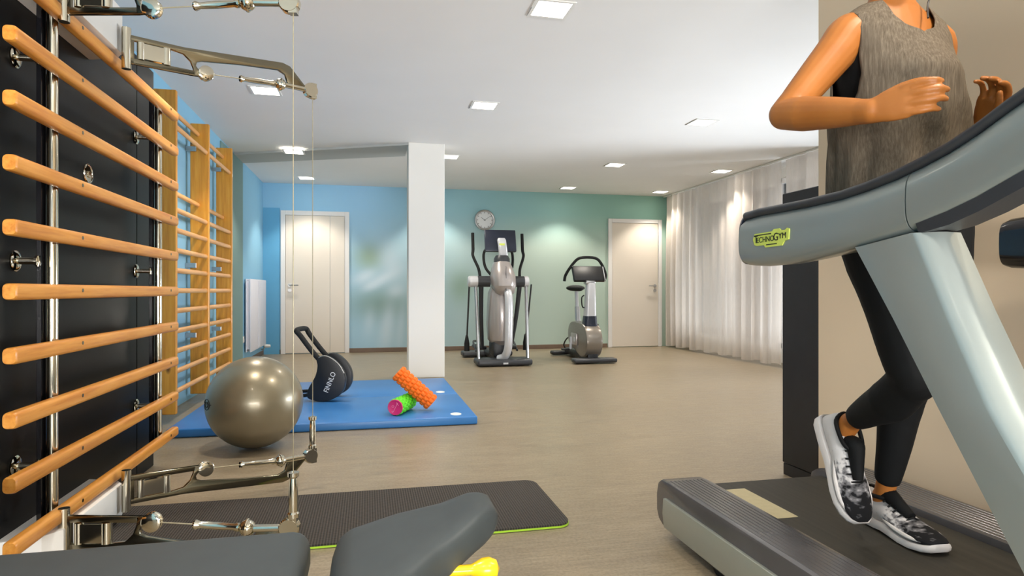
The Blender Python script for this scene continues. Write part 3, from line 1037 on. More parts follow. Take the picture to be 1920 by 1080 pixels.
# ------------------------------------------------------------------ abdominal trainer on the mat
ab = thing('ab_trainer', 'black rocking abdominal trainer with handle loops standing on the blue mat', 'ab trainer', (-0.355, 5.25, 0.058))
AB0 = V((-0.355, 5.20, 0.058))
Q = lambda x, y: ((x - 430) / 1435, (962 - y) / 1435)
shell = [Q(*p) for p in ((400, 500), (430, 470), (480, 452), (540, 468), (600, 508), (655, 565), (695, 630), (715, 700), (714, 770), (695, 835), (655, 890), (600, 925), (540, 950),
                         (470, 962), (390, 955), (335, 938), (300, 915), (298, 860), (318, 800), (355, 735), (385, 680), (405, 610), (410, 550))]
pv = [V((x, z, 0)) for x, z in shell]
shell_s = [(p.x, p.y) for p in spline(pv, 3, True)]
for yy, nm in ((0.0, 'rocker_shell'), (0.24, 'rocker_shell')):
    o = MB().prism(shell_s, AB0 + V((0, yy, 0)), (1, 0, 0), (0, 0, 1), 0.07).build(nm, 'black_plastic', ab, bevel=0.010)
    if yy == 0.0:
        tx = MB()
        ang = radians(68)
        u = V((cos(ang), 0, sin(ang)))
        w = V((-sin(ang), 0, cos(ang)))
        xx, zz = Q(552, 745)
        add_text(tx, 'FINNLO', 0.055, basis(AB0 + V((xx, -0.0362, zz)), u, w), 0.85)
        tx.build('lettering', 'ink_white', o)
        ed = [Q(*p) for p in ((420, 476), (480, 455), (545, 475), (610, 520), (660, 575), (700, 650))]
        MB().tube([AB0 + V((x + 0.002, -0.022, z + 0.002)) for x, z in ed], 0.0045, 8, 4).build('edge_piping', 'satin_steel', o)
def loopbar(pts2, y0, y1, r, name, mat):
    f = [AB0 + V((x, y0, z)) for x, z in pts2]
    bk = [AB0 + V((x, y1, z)) for x, z in reversed(pts2)]
    MB().tube(f + bk, r, 12, 5).build(name, mat, ab)
loopbar([Q(440, 520), Q(330, 390), Q(215, 235), Q(170, 170)], 0.0, 0.24, 0.0205, 'handle_loop', 'rubber_black')
loopbar([Q(380, 870), Q(270, 895), Q(120, 905), Q(40, 905)], 0.0, 0.24, 0.014, 'foot_loop', 'rubber_black')
MB().obox(AB0 + V((0.0, 0.12, 0.09)), (0.06, 0.20, 0.05), (0, 0.3, 0), 0.012).build('axle', 'black_plastic', ab)
ab.rotation_euler = (0, 0, radians(-11))

# ------------------------------------------------------------------ elliptical trainer (faces the camera side of the room)
el = thing('elliptical_trainer', 'silver and black elliptical trainer with a screen below the wall clock', 'elliptical trainer', (1.635, 7.56, 0))
def EB(mb, name, mat, parent=None, **kw):
    return mb.build(name, mat, parent or el, False, **kw)
EB(MB().box((-0.35, 0.0, 0.012), (0.33, 0.36, 0.085), 0.025, 3), 'front_base', 'dark_grey_plastic')
EB(MB().box((-0.37, 1.12, 0.012), (0.33, 1.36, 0.085), 0.025, 3), 'rear_base', 'dark_grey_plastic')
EB(MB().box((-0.07, 0.3, 0.03), (0.07, 1.2, 0.13), 0.02, 2), 'spine_beam', 'black_plastic')
def ellipse_body(tab, n=28, p=2.5):
    mb = MB()
    rings = []
    for (z, cx, cy, hx, hy) in tab:
        ring = []
        for k in range(n):
            a = 2 * pi * k / n
            ca, sa = cos(a), sin(a)
            ring.append((cx + hx * math.copysign(abs(ca) ** (2 / p), ca), cy + hy * math.copysign(abs(sa) ** (2 / p), sa), z))
        rings.append(ring)
    return mb.loft(rings)
EB(ellipse_body([(0.24, 0, 0.42, 0.10, 0.18), (0.30, 0, 0.42, 0.145, 0.26), (0.5, 0, 0.42, 0.16, 0.30), (0.75, 0, 0.40, 0.155, 0.27), (0.90, 0, 0.38, 0.15, 0.20), (0.98, 0, 0.36, 0.12, 0.14)]), 'drum_housing', 'warm_silver')
EB(ellipse_body([(0.86, 0.02, 0.20, 0.07, 0.05), (0.89, 0.02, 0.20, 0.115, 0.11), (0.98, 0.01, 0.22, 0.15, 0.18), (1.10, 0.005, 0.25, 0.152, 0.19), (1.20, 0, 0.28, 0.13, 0.16), (1.27, 0, 0.30, 0.105, 0.12), (1.30, 0, 0.30, 0.08, 0.10)]), 'column_head', 'warm_silver')
EB(MB().box((0.004, 0.055, 0.92), (0.008, 0.075, 1.22)), 'head_seam', 'dark_grey_plastic')
EB(ellipse_body([(1.265, 0, 0.29, 0.10, 0.10), (1.32, 0, 0.29, 0.098, 0.10), (1.36, 0, 0.29, 0.075, 0.075)]), 'collar', 'dark_grey_plastic')
nk = MB()
nk.loft([[(cx + x, cy + y, z) for x, y in rr_poly(-hw, -0.03, hw, 0.03, 0.02, 4)] for (cx, cy, z, hw) in ((0.02, 0.27, 1.33, 0.055), (0.0, 0.24, 1.45, 0.055), (-0.015, 0.235, 1.55, 0.055), (-0.015, 0.245, 1.575, 0.04))])
nko = EB(nk, 'neck', 'light_silver')
EB(MB().box((-0.047, 0.198, 1.482), (0.02, 0.206, 1.506), 0.001, 1), 'yellow_label', 'logo_yellow', nko)
sc_ = thing  # (alias not used for geometry)
so_ = EB(MB().obox((-0.01, 0.34, 1.545), (0.40, 0.055, 0.285), (radians(-14), 0, 0), 0.012, 2), 'screen', 'navy_plastic')
EB(MB().obox((-0.01, 0.372, 1.553), (0.35, 0.004, 0.235), (radians(-14), 0, 0), 0.0), 'screen_glass', 'gloss_black', so_)
EB(MB().tube([(0.035, 0.12, 0.93), (0.035, 0.03, 0.80), (0.03, 0.01, 0.5), (0.025, 0.02, 0.25), (0.0, 0.09, 0.12), (-0.06, 0.16, 0.08)], 0.049, 18, 6), 'front_tube', 'light_silver')
EB(MB().box((-0.12, 0.24, 0.085), (0.10, 0.55, 0.30), 0.04, 2), 'lower_cowl', 'black_plastic')
for s in (-1, 1):
    EB(MB().cyl((s * 0.14, 0.35, 1.035), (s * 0.30, 0.35, 1.035), 0.068, n=24), 'cross_arm', 'dark_grey_plastic')
    EB(MB().turn((s * 0.30, 0.35, 1.035), (s * 0.43, 0.35, 1.035), [(0, 0.05), (0, 0.070), (0.10 if s < 0 else 0.05, 0.070), (0.12 if s < 0 else 0.06, 0.055), (0.121 if s < 0 else 0.061, 0.0)], 24), 'arm_cap', 'light_silver')
    EB(MB().tube([(s * 0.325, 0.34, 1.0), (s * 0.318, 0.27, 0.6), (s * 0.31, 0.19, 0.07)], 0.0205, 12, 4), 'strut', 'satin_steel')
    EB(MB().tube([(s * 0.25, 0.36, 1.02), (s * 0.23, 0.48, 0.6), (s * 0.19, 0.62, 0.17)], [0.032, 0.028, 0.024], 12, 4), 'swing_lever', 'dark_grey_plastic')
    lev = EB(MB().tube([(s * 0.40, 0.36, 1.0), (s * 0.395, 0.52, 0.55), (s * 0.39, 0.62, 0.32)], 0.011, 10, 3), 'push_rod', 'dark_grey_plastic')
    EB(MB().turn((s * 0.39, 0.63, 0.14), (s * 0.39, 0.63, 0.36), [(0, 0.0), (0, 0.035), (0.10, 0.034), (0.20, 0.016), (0.22, 0.0)], 14), 'rod_boot', 'rubber_black', lev)
    EB(MB().tube([(s * 0.255, 0.40, 1.08), (s * 0.27, 0.44, 1.20), (s * 0.33, 0.50, 1.36), (s * 0.325, 0.53, 1.45), (s * 0.325, 0.56, 1.66)], [0.019, 0.018, 0.018, 0.020, 0.020], 12, 5), 'swing_handle', 'rubber_black')
    EB(MB().tube([(s * 0.10, 0.40, 1.10), (s * 0.175, 0.48, 1.22), (s * 0.19, 0.52, 1.38), (s * 0.15, 0.50, 1.48)], 0.017, 12, 5), 'fixed_handle', 'rubber_black')
    EB(MB().box((s * 0.20 - 0.07, 0.60, 0.155), (s * 0.20 + 0.07, 1.0, 0.20), 0.02, 2), 'pedal', 'black_plastic')
    EB(MB().tube([(s * 0.27, 0.60, 0.14), (s * 0.27, 0.85, 0.24), (s * 0.20, 1.0, 0.24)], 0.014, 10, 4), 'pedal_rail', 'dark_grey_plastic')
EB(MB().box((-0.04, -0.002, 0.03), (0.02, 0.002, 0.05)), 'base_label', 'light_silver')

# ------------------------------------------------------------------ exercise bike
bk = thing('exercise_bike', 'grey upright exercise bike with black saddle left of the right door', 'exercise bike', (2.79, 7.58, 0))
def BB(mb, name, mat, parent=None, **kw):
    return mb.build(name, mat, parent or bk, False, **kw)
BB(MB().box((-0.285, 0.0, 0.012), (0.285, 0.17, 0.07), 0.025, 3), 'front_foot', 'dark_grey_plastic')
BB(MB().box((-0.26, 1.08, 0.012), (0.26, 1.22, 0.07), 0.025, 3), 'rear_foot', 'black_plastic')
BB(MB().box((-0.07, 0.12, 0.03), (0.07, 1.12, 0.12), 0.02, 2), 'spine_beam', 'black_plastic')
out = [(0.05, 0.30), (0.07, 0.18), (0.16, 0.09), (0.30, 0.06), (0.46, 0.10), (0.58, 0.14), (0.72, 0.16), (0.83, 0.24), (0.86, 0.36), (0.80, 0.46), (0.70, 0.505), (0.58, 0.51), (0.47, 0.505), (0.38, 0.50), (0.24, 0.49), (0.12, 0.43)]
outs = [(p.x, p.y) for p in spline([V((a, b, 0)) for a, b in out], 4, True)]
BB(MB().prism(outs, (0, 0, 0), (0, 1, 0), (0, 0, 1), 0.22), 'flywheel_housing', 'bike_grey', bevel=0.035)
BB(MB().box((-0.135, 0.40, 0.20), (-0.108, 0.64, 0.36), 0.02, 2), 'crank_cover', 'warm_silver')
BB(MB().box((-0.138, 0.44, 0.25), (-0.134, 0.50, 0.31), 0.001, 1), 'cover_badge', 'light_silver')
for s in (-1, 1):
    cr = BB(MB().tube([(s * 0.125, 0.62, 0.30), (s * 0.15, 0.62 + s * 0.03, 0.30 + s * 0.16)], [0.026, 0.018], 12), 'crank', 'light_silver')
    BB(MB().box((s * 0.215 - 0.05, 0.60 + s * 0.03, 0.285 + s * 0.16), (s * 0.215 + 0.05, 0.69 + s * 0.03, 0.31 + s * 0.16), 0.008), 'pedal', 'black_plastic', cr)
BB(MB().tube([(0.0, 0.86, 0.30), (-0.08, 0.95, 0.26), (-0.10, 1.05, 0.16), (-0.05, 1.1, 0.09)], 0.010, 8, 5), 'rear_cable', 'wire_dark')
sl = MB()
sl.loft([[(x, cy + y, z) for x, y in rr_poly(-hw, -hd, hw, hd, 0.04, 4)] for (cy, z, hw, hd) in ((0.27, 0.42, 0.10, 0.11), (0.26, 0.50, 0.085, 0.085), (0.25, 0.595, 0.078, 0.075))])
BB(sl, 'column_sleeve', 'navy_plastic')
cl = MB()
cl.loft([[(x, cy + y, z) for x, y in rr_poly(-hw, -hd, hw, hd, 0.03, 4)] for (cy, z, hw, hd) in ((0.25, 0.59, 0.072, 0.068), (0.235, 0.80, 0.066, 0.060), (0.225, 1.0, 0.058, 0.052), (0.225, 1.02, 0.05, 0.045))])
BB(cl, 'column', 'light_silver')
BB(MB().box((-0.075, 0.18, 1.0), (0.06, 0.30, 1.05), 0.02, 2), 'console_neck', 'satin_steel')
BB(MB().tube([(-0.075, 0.26, 0.86), (-0.105, 0.26, 0.83), (-0.10, 0.26, 0.72), (-0.07, 0.26, 0.70)], 0.008, 8, 4), 'bottle_clip', 'rubber_black')
co = BB(MB().obox((0, 0.30, 1.135), (0.43, 0.06, 0.22), (radians(-28), 0, 0), 0.018, 2), 'console', 'black_plastic')
BB(MB().obox((0, 0.355, 1.226), (0.42, 0.035, 0.018), (radians(-28), 0, 0), 0.006, 2), 'console_rim', 'light_silver', co)
BB(MB().obox((0.198, 0.287, 1.13), (0.010, 0.07, 0.20), (radians(-28), 0, 0), 0.003, 1), 'console_rim', 'light_silver', co)
BB(MB().tube([(-0.29, 0.42, 1.045), (-0.275, 0.40, 1.13), (-0.19, 0.36, 1.27), (-0.10, 0.33, 1.345), (0.10, 0.33, 1.345), (0.20, 0.36, 1.27), (0.275, 0.40, 1.13), (0.26, 0.42, 1.05)], 0.0185, 14, 5), 'handlebar', 'rubber_black')
BB(MB().cyl((0, 0.72, 0.46), (0, 0.76, 0.70), 0.038, 0.034, 18), 'post_sleeve', 'satin_steel')
BB(MB().cyl((0, 0.76, 0.68), (0, 0.795, 0.92), 0.024, n=16), 'seat_post', 'light_silver')
sd = MB()
sr = []
for (y, hw, hz, zc) in ((0.60, 0.012, 0.010, 0.950), (0.615, 0.035, 0.025, 0.945), (0.68, 0.055, 0.034, 0.945), (0.76, 0.10, 0.038, 0.950), (0.83, 0.135, 0.042, 0.955), (0.885, 0.12, 0.036, 0.957), (0.905, 0.06, 0.015, 0.957)):
    sr.append([(hw * cos(2 * pi * k / 20), y, zc + hz * sin(2 * pi * k / 20)) for k in range(20)])
BB(sd.loft(sr), 'saddle', 'rubber_black')

# ------------------------------------------------------------------ padded bench in the foreground
be = thing('weight_bench', 'dark padded weight bench with raised saddle seat in the foreground', 'bench', (-0.2, 0.95, 0))
pad = MB().box((-1.02, 0.66, 0.415), (-0.098, 1.195, 0.50), 0.030, 4)
be_pad = pad.build('bench_pad', 'charcoal_pad', be)
# saddle seat: grid surface with a raised blunt nose at the far right
def seat_mesh():
    mb = MB()
    nu = 40
    n = 36
    rings = []
    for i in range(nu + 1):
        u = i / nu
        x = -0.060 + 0.285 * u
        e = min(1.0, min(u / 0.13, (1 - u) / 0.16)) if 0 < u < 1 else 0.0
        e = sqrt(max(0.0, 1 - (1 - e) ** 2))
        far = 1.215 - 0.012 * u
        near = table([(0.0, 0.66), (0.2, 0.80), (0.39, 0.925), (0.6, 0.995), (0.84, 1.06), (1.0, 1.105)], u)[0]
        cy, hy = (far + near) / 2, (far - near) / 2
        top = table([(0.0, 0.494), (0.19, 0.507), (0.4, 0.520), (0.67, 0.531), (0.84, 0.545), (1.0, 0.550)], u)[0]
        bot = top - 0.088 + 0.018 * u
        cz, hz = (top + bot) / 2, (top - bot) / 2
        ring = []
        for k in range(n):
            a = 2 * pi * k / n
            ca, sa = cos(a), sin(a)
            yy = math.copysign(abs(ca) ** 0.50, ca)
            zz = math.copysign(abs(sa) ** 0.55, sa)
            ring.append((x, cy + yy * hy * (0.80 + 0.20 * e), cz + zz * hz * (0.30 + 0.70 * e)))
        rings.append(ring)
    return mb.loft(rings)
seat_mesh().build('seat_pad', 'charcoal_pad', be, sharp=80)
MB().tube([(-0.085, 0.93, 0.28), (-0.072, 1.0, 0.40), (-0.068, 1.03, 0.462)], 0.0125, 14, 3).build('adjuster_tube', 'chrome', be)
kn = MB().turn((0.108, 1.03, 0.468), (0.248, 1.03, 0.463), [(0, 0.0), (0, 0.009), (0.045, 0.0085), (0.055, 0.0085), (0.063, 0.012), (0.074, 0.0175), (0.086, 0.0185), (0.097, 0.014), (0.103, 0.0)], 22)
kn.build('knob', 'yellow_plastic', be, label='yellow pull knob')
MB().box((-0.95, 0.88, 0.36), (0.12, 0.96, 0.415), 0.01).build('bench_beam', 'satin_steel', be)
MB().box((-0.06, 0.87, 0.40), (0.12, 0.98, 0.45), 0.01).build('seat_bracket', 'black_plastic', be)
for x in (-0.85, 0.02):
    MB().box((x - 0.03, 0.89, 0.04), (x + 0.03, 0.95, 0.37), 0.006).build('bench_leg', 'satin_steel', be)
    MB().box((x - 0.04, 0.62, 0.0), (x + 0.04, 1.16, 0.045), 0.01).build('bench_foot', 'black_plastic', be)

# ------------------------------------------------------------------ treadmill
tm = thing('treadmill', 'large silver and black treadmill at the right with the runner on it', 'treadmill', (1.5, 1.2, 0))
DZ = 0.205
YR = 2.205
def side_rail(x0, x1, sgn):
    """foot rail with rounded rear end; grooved top"""
    mb = MB()
    # outline in the YZ plane
    prof = []
    zt, zb = DZ + 0.012, 0.045
    out = [(YR + 0.035, zb + 0.015), (YR + 0.052, 0.09), (YR + 0.053, 0.15), (YR + 0.040, 0.195), (YR + 0.012, zt - 0.004), (YR - 0.04, zt), (0.62, zt), (0.62, zb), (YR + 0.0, zb)]
    mb.prism(out, ((x0 + x1) / 2, 0, 0), (0, 1, 0), (0, 0, 1), x1 - x0)
    r = mb.build('foot_rail', 'foot_rail', tm, bevel=0.012)
    n = 9
    g = MB()
    for k in range(n):
        x = x0 + 0.024 + (x1 - x0 - 0.048) * k / (n - 1)
        g.box((x - 0.0062, 0.64, zt - 0.001), (x + 0.0062, YR - 0.03, zt + 0.0014), 0.0009, 1)
    g.build('rail_ribs', 'foot_rail', r)['kind'] = 'stuff'
    return r
rn = side_rail(1.07, 1.24, -1)
rf = side_rail(1.735, 1.94, 1)
sp_ = MB()
sp_.prism([(YR - 0.035, 0.052), (YR - 0.024, 0.10), (YR - 0.030, DZ - 0.048), (0.64, DZ - 0.048), (0.64, 0.052)], (1.066, 0, 0), (0, 1, 0), (0, 0, 1), 0.016)
sp_.build('side_panel', 'silver_side', tm, bevel=0.004)
sp_ = MB()
sp_.prism([(YR - 0.035, 0.052), (YR - 0.024, 0.10), (YR - 0.030, DZ - 0.048), (0.64, DZ - 0.048), (0.64, 0.052)], (1.944, 0, 0), (0, 1, 0), (0, 0, 1), 0.016)
sp_.build('side_panel', 'silver_side', tm, bevel=0.004)
bt = MB()
ring = []
for y, z in ((0.66, DZ - 0.010), (YR - 0.03, DZ - 0.010), (YR - 0.006, DZ - 0.016), (YR + 0.004, DZ - 0.035), (YR - 0.006, DZ - 0.060), (YR - 0.03, DZ - 0.070), (0.66, DZ - 0.07)):
    ring.append((y, z))
bt.prism(ring, (1.4875, 0, 0), (0, 1, 0), (0, 0, 1), 0.485)
bo = bt.build('running_belt', 'running_belt', tm)
MB().box((1.262, 1.80, DZ - 0.011), (1.345, 2.10, DZ - 0.0088)).build('belt_mark', 'belt_mark', bo, label='pale rectangle printed on the belt')
for x0, x1 in ((1.10, 1.20), (1.78, 1.90)):
    MB().cyl((x0, 1.87, 0.03), (x1, 1.87, 0.03), 0.030, n=20).build('wheel', 'rubber_black', tm)
MB().box((1.09, 0.3, 0.02), (1.92, 2.0, 0.06), 0.008).build('chassis', 'black_plastic', tm)
hd = MB()
hd.prism([(0.62, 0.03), (0.66, DZ + 0.01), (0.60, 0.30), (0.45, 0.34), (0.15, 0.30), (0.0, 0.20), (-0.03, 0.03)], (1.505, 0, 0), (0, 1, 0), (0, 0, 1), 0.86)
hd.build('motor_hood', 'silver_paint', tm, bevel=0.03)

arm_tab = [  # y, z bottom, z top
    (1.690, 1.020, 1.125), (1.684, 1.000, 1.142), (1.665, 0.993, 1.150), (1.60, 0.989, 1.1535), (1.50, 0.990, 1.1525), (1.40, 0.998, 1.152), (1.28, 1.011, 1.155), (1.20, 1.020, 1.163),
    (1.125, 1.032, 1.174), (1.06, 1.044, 1.188), (1.0, 1.058, 1.204), (0.94, 1.076, 1.226), (0.88, 1.099, 1.253), (0.80, 1.13, 1.285), (0.70, 1.165, 1.31), (0.60, 1.19, 1.325)]
def rail_arm(xc, outer, y_from, y_to, name, shift=0.0):
    """hand-rail arm: rounded tall section, silver outside; returns the part"""
    mb = MB()
    ys = [r[0] for r in arm_tab if y_to - 1e-6 <= r[0] <= y_from + 1e-6]
    ys = sorted(set(ys + [y_from, y_to]), reverse=True)
    at = lambda y: table(sorted(arm_tab), y)
    rings = []
    for i, y in enumerate(ys):
        zb, zt = at(y)
        zm, hz = (zb + zt - 0.018) / 2, (zt - 0.018 - zb) / 2
        hx = 0.046
        end = 0.55 if (i == 0 and y_from > 1.68) else 1.0
        n = 24
        ring = []
        for k in range(n):
            a = 2 * pi * k / n
            ca, sa = cos(a), sin(a)
            ring.append((xc + hx * end * math.copysign(abs(ca) ** 0.55, ca), y + shift, zm + hz * math.copysign(abs(sa) ** 0.72, sa)))
        rings.append(ring)
    return mb.loft(rings).build(name, 'silver_paint', tm, sharp=50)
def arm_strip(xc, y_from, y_to, shift=0.0):
    mb = MB()
    rings = []
    ys = sorted([r[0] for r in arm_tab if y_to - 1e-6 <= r[0] <= y_from + 1e-6], reverse=True)
    for i, y in enumerate(ys):
        zb, zt = table(sorted(arm_tab), y)
        q = []
        hx = 0.044 if i > 1 else 0.030
        for k in range(16):
            a = 2 * pi * k / 16
            q.append((xc + hx * math.copysign(abs(cos(a)) ** 0.6, cos(a)), y + shift, zt - 0.0125 + 0.0125 * math.copysign(abs(sin(a)) ** 0.8, sin(a))))
        rings.append(q)
    # wrap around the rear end of the arm
    zb, zt = arm_tab[0][1:]
    for f in (0.0,):
        pass
    return mb.loft(rings).build('arm_pad', 'dark_grey_plastic', tm, sharp=50)
def arm_end(xc, shift=0.0):
    mb = MB()
    rings = []
    for (dy, k) in ((0.0, 1.0), (0.010, 0.97), (0.016, 0.85), (0.018, 0.6)):
        q = []
        for j in range(24):
            a = 2 * pi * j / 24
            ca, sa = cos(a), sin(a)
            q.append((xc + 0.040 * k * math.copysign(abs(ca) ** 0.6, ca), 1.684 + dy + shift, 1.070 + (0.074 - 0.012 * (1 - k)) * (0.6 + 0.4 * k) * math.copysign(abs(sa) ** 0.75, sa)))
        rings.append(q)
    return mb.loft(rings).build('arm_end_cap', 'navy_plastic', tm, sharp=60)
XA = 1.105
a1 = rail_arm(XA, -1, 1.690, 1.09, 'handrail')
a2 = rail_arm(XA, -1, 1.086, 0.60, 'console_arm')
arm_strip(XA, 1.690, 0.60)
arm_end(XA)
def arm_under(xc, y_from, y_to):
    mb = MB()
    rings = []
    ys = sorted([r[0] for r in arm_tab if y_to - 1e-6 <= r[0] <= y_from + 1e-6] + [y_from], reverse=True)
    for i, y in enumerate(ys):
        zb, zt = table(sorted(arm_tab), y)
        h = 0.004 + 0.009 * min(1, i / 2)
        rings.append([(xc - 0.032, y, zb - h), (xc + 0.032, y, zb - h), (xc + 0.038, y, zb + 0.012), (xc - 0.038, y, zb + 0.012)])
    return mb.loft(rings).build('arm_underside', 'dark_grey_plastic', tm, sharp=40)
arm_under(XA, 1.07, 0.60)
# far handrail, black towards the inside
fa = MB()
rings = []
for i, (y, zb, zt) in enumerate(arm_tab):
    zm, hz = (zb + zt) / 2, (zt - zb) / 2
    end = 0.6 if i == 0 else 1.0
    rings.append([(1.90 + 0.046 * end * math.copysign(abs(cos(2 * pi * k / 24)) ** 0.55, cos(2 * pi * k / 24)), y - 0.125, zm - 0.01 + hz * 0.95 * math.copysign(abs(sin(2 * pi * k / 24)) ** 0.6, sin(2 * pi * k / 24))) for k in range(24)])
fa.loft(rings).build('handrail', 'gloss_black', tm, sharp=50, label='glossy black far handrail')
# console bridge at the front, above the frame to the right
MB().box((1.08, 0.40, 1.16), (1.93, 0.64, 1.33), 0.03, 3).build('console', 'dark_grey_plastic', tm)
MB().obox((1.505, 0.46, 1.50), (0.62, 0.06, 0.36), (radians(-18), 0, 0), 0.02, 2).build('display', 'gloss_black', tm)
# slanted uprights
def upright(xc, mirror):
    mb = MB()
    rings = []
    for (yl, yr, z) in ((1.248, 1.040, 1.018), (1.14, 0.965, 0.86), (1.034, 0.882, 0.696), (0.908, 0.752, 0.507), (0.72, 0.55, 0.225)):
        zr = z + 0.018
        hx = 0.045
        q = [(xc - hx * 0.55, yl, z), (xc - hx * 0.98, yl - 0.016, z), (xc - hx, yl - 0.03, z), (xc - hx, yr + 0.040, zr), (xc - hx * 0.9, yr + 0.030, zr), (xc - hx * 0.3, yr + 0.004, zr), (xc, yr, zr), (xc + hx, yr + 0.01, zr), (xc + hx, yl - 0.01, z), (xc + hx * 0.6, yl, z)]
        if mirror:
            q = [(2 * xc - x, y, zz) for x, y, zz in q]
        rings.append(q)
    return mb.loft(rings).build('upright', 'silver_paint', tm, sharp=28)
upright(1.110, False)
upright(1.895, True)
# maker's label on the outside of the near handrail
lx = XA - 0.0475
lab = MB()
lp = [(-0.068, 0.004), (-0.061, 0.019), (0.008, 0.019), (0.014, 0.024), (0.034, 0.024), (0.040, 0.018), (0.056, 0.018), (0.062, 0.022), (0.070, 0.019), (0.068, -0.008), (0.052, -0.011), (0.044, -0.022),
      (-0.018, -0.022), (-0.024, -0.015), (-0.052, -0.015), (-0.062, -0.012)]
LU = V((0, -1, 0.01)).normalized()
LW = V((0, 0.01, 1)).normalized()
LO = V((lx + 0.0005, 1.530, 1.060))
LABX = [(x * 1.15, y) for x, y in lp]
lab.prism(LABX, LO, LU, LW, 0.003)
lo = lab.build('maker_label', 'logo_yellow', a1, label='yellow-green maker label')
tx = MB()
LT = LO + V((-0.0021, 0, 0))
add_text(tx, 'T', 0.030, basis(LT - LU * 0.062 + LW * 0.002, LU, LW), 1.0)
add_text(tx, 'ECHNO', 0.0215, basis(LT - LU * 0.0205 - LW * 0.0005, LU, LW), 1.05)
add_text(tx, 'G', 0.029, basis(LT + LU * 0.0265 + LW * 0.002, LU, LW), 1.0)
add_text(tx, 'YM', 0.0215, basis(LT + LU * 0.054 + LW * 0.003, LU, LW), 1.1)
tx.prism([(-0.072, 0.0125), (0.006, 0.0125), (0.006, 0.0150), (-0.072, 0.0150)], LT, LU, LW, 0.0008)
tx.prism([(-0.016, -0.0165), (0.030, -0.0165), (0.030, -0.0140), (-0.016, -0.0140)], LT, LU, LW, 0.0008)
tx.build('lettering', 'ink_black', lo)

# ------------------------------------------------------------------ the runner
pr = thing('person', 'woman in grey tank top and black leggings running on the treadmill', 'person', (1.45, 1.45, DZ))

def remesh(mb, name, mat, voxel, smooth, parent):
    o = mb.build(name + '_source', mat, None)
    m = o.modifiers.new('r', 'REMESH'); m.mode = 'VOXEL'; m.voxel_size = voxel
    s = o.modifiers.new('s', 'SMOOTH'); s.factor = 0.5; s.iterations = smooth
    bpy.context.view_layer.update()
    me = bpy.data.meshes.new_from_object(o.evaluated_get(bpy.context.evaluated_depsgraph_get()))
    me.name = name
    old = o.data
    bpy.data.objects.remove(o)
    bpy.data.meshes.remove(old)
    p = parent
    while p.parent is not None:
        p = p.parent
    me.transform(M4.Translation(-V(p.location)))
    me.polygons.foreach_set('use_smooth', [True] * len(me.polygons))
    if not me.materials:
        me.materials.append(MATS[mat])
    r = bpy.data.objects.new(name, me)
    COL.objects.link(r)
    r.parent = parent
    return r

def limb(mb, pts, rad, k=6, n=18):
    P = spline([V(p) for p in pts], k)
    rr = []
    m = len(P)
    for i in range(m):
        rr.append(interp(rad, i / (m - 1)))
    mb.tube(P, rr, n)
    mb.ball(P[0], rr[0] * 0.995, 18, 12)
    mb.ball(P[-1], rr[-1] * 0.995, 18, 12)

# torso section table: z, cx, cy, half width, half depth
TOR = [(1.00, 1.392, 1.432, 0.09, 0.075), (1.05, 1.392, 1.432, 0.150, 0.108), (1.10, 1.39, 1.432, 0.168, 0.118), (1.16, 1.388, 1.428, 0.160, 0.108), (1.23, 1.382, 1.420, 0.132, 0.090),
       (1.30, 1.376, 1.412, 0.126, 0.086), (1.38, 1.366, 1.402, 0.137, 0.094), (1.45, 1.357, 1.394, 0.148, 0.104), (1.51, 1.350, 1.389, 0.152, 0.098), (1.56, 1.347, 1.386, 0.160, 0.082),
       (1.595, 1.345, 1.384, 0.150, 0.066), (1.625, 1.344, 1.383, 0.105, 0.054), (1.65, 1.343, 1.382, 0.062, 0.050), (1.68, 1.341, 1.378, 0.051, 0.050), (1.74, 1.337, 1.366, 0.050, 0.052)]
TOR = [(z, cx - (0.018 + 0.024 * max(0.0, min(1.0, (z - 1.1) / 0.45))), cy, hx * 0.93, hy) for z, cx, cy, hx, hy in TOR]
def torso(mb, grow=0.0, z0=1.0, z1=1.74, n=28):
    rings = []
    zs = [z0 + (z1 - z0) * i / 40 for i in range(41)]
    for z in zs:
        cx, cy, hx, hy = table(TOR, z)
        rings.append([(cx + (hx + grow) * cos(2 * pi * k / n), cy + (hy + grow) * sin(2 * pi * k / n), z) for k in range(n)])
    mb.loft(rings)

HIP = {'R': (1.288, 1.425, 1.09), 'L': (1.475, 1.425, 1.09)}
KNEE = {'R': (1.332, 1.335, 0.705), 'L': (1.505, 1.500, 0.715)}
ANK = {'R': (1.395, 1.632, 0.528), 'L': (1.538, 1.662, 0.292)}
def leg(mb, s, g, end=1.0):
    h, k, a = V(HIP[s]), V(KNEE[s]), V(ANK[s])
    b = (k - h); c = (a - k)
    mid = h + b * 0.5 + V((0, -0.012, 0))
    back = (V((0, 0.022, 0)) if s == 'L' else V((0, 0.005, -0.020)))
    limb(mb, [h, h + b * 0.25 + V((0, -0.008, 0)), mid, k - b * 0.12, k, k + c * 0.12], [x + g for x in (0.090, 0.090, 0.080, 0.063, 0.054, 0.050)])
    limb(mb, [k, k + c * 0.15 + back * 0.5, k + c * 0.32 + back, k + c * 0.6 + back * 0.4, k + c * 0.86, k + c * end], [x + g for x in (0.050, 0.052, 0.055, 0.044, 0.033, 0.031)])

FOOT = {}
# foot frames: heel point on the sole, direction to the toes, sole normal (up)
def ortho(d, up):
    d = V(d).normalized()
    up = V(up)
    up = (up - d * up.dot(d)).normalized()
    return d, up, d.cross(up).normalized()
FOOT['L'] = (V((1.545, 1.720, DZ - 0.009)), *ortho((-0.085, -1, 0.0), (0, 0, 1)))
FOOT['R'] = (V((1.395, 1.738, 0.482)), *ortho((-0.04, -0.50, -0.86), (0.0, -0.86, 0.50)))

body = MB()
torso(body)
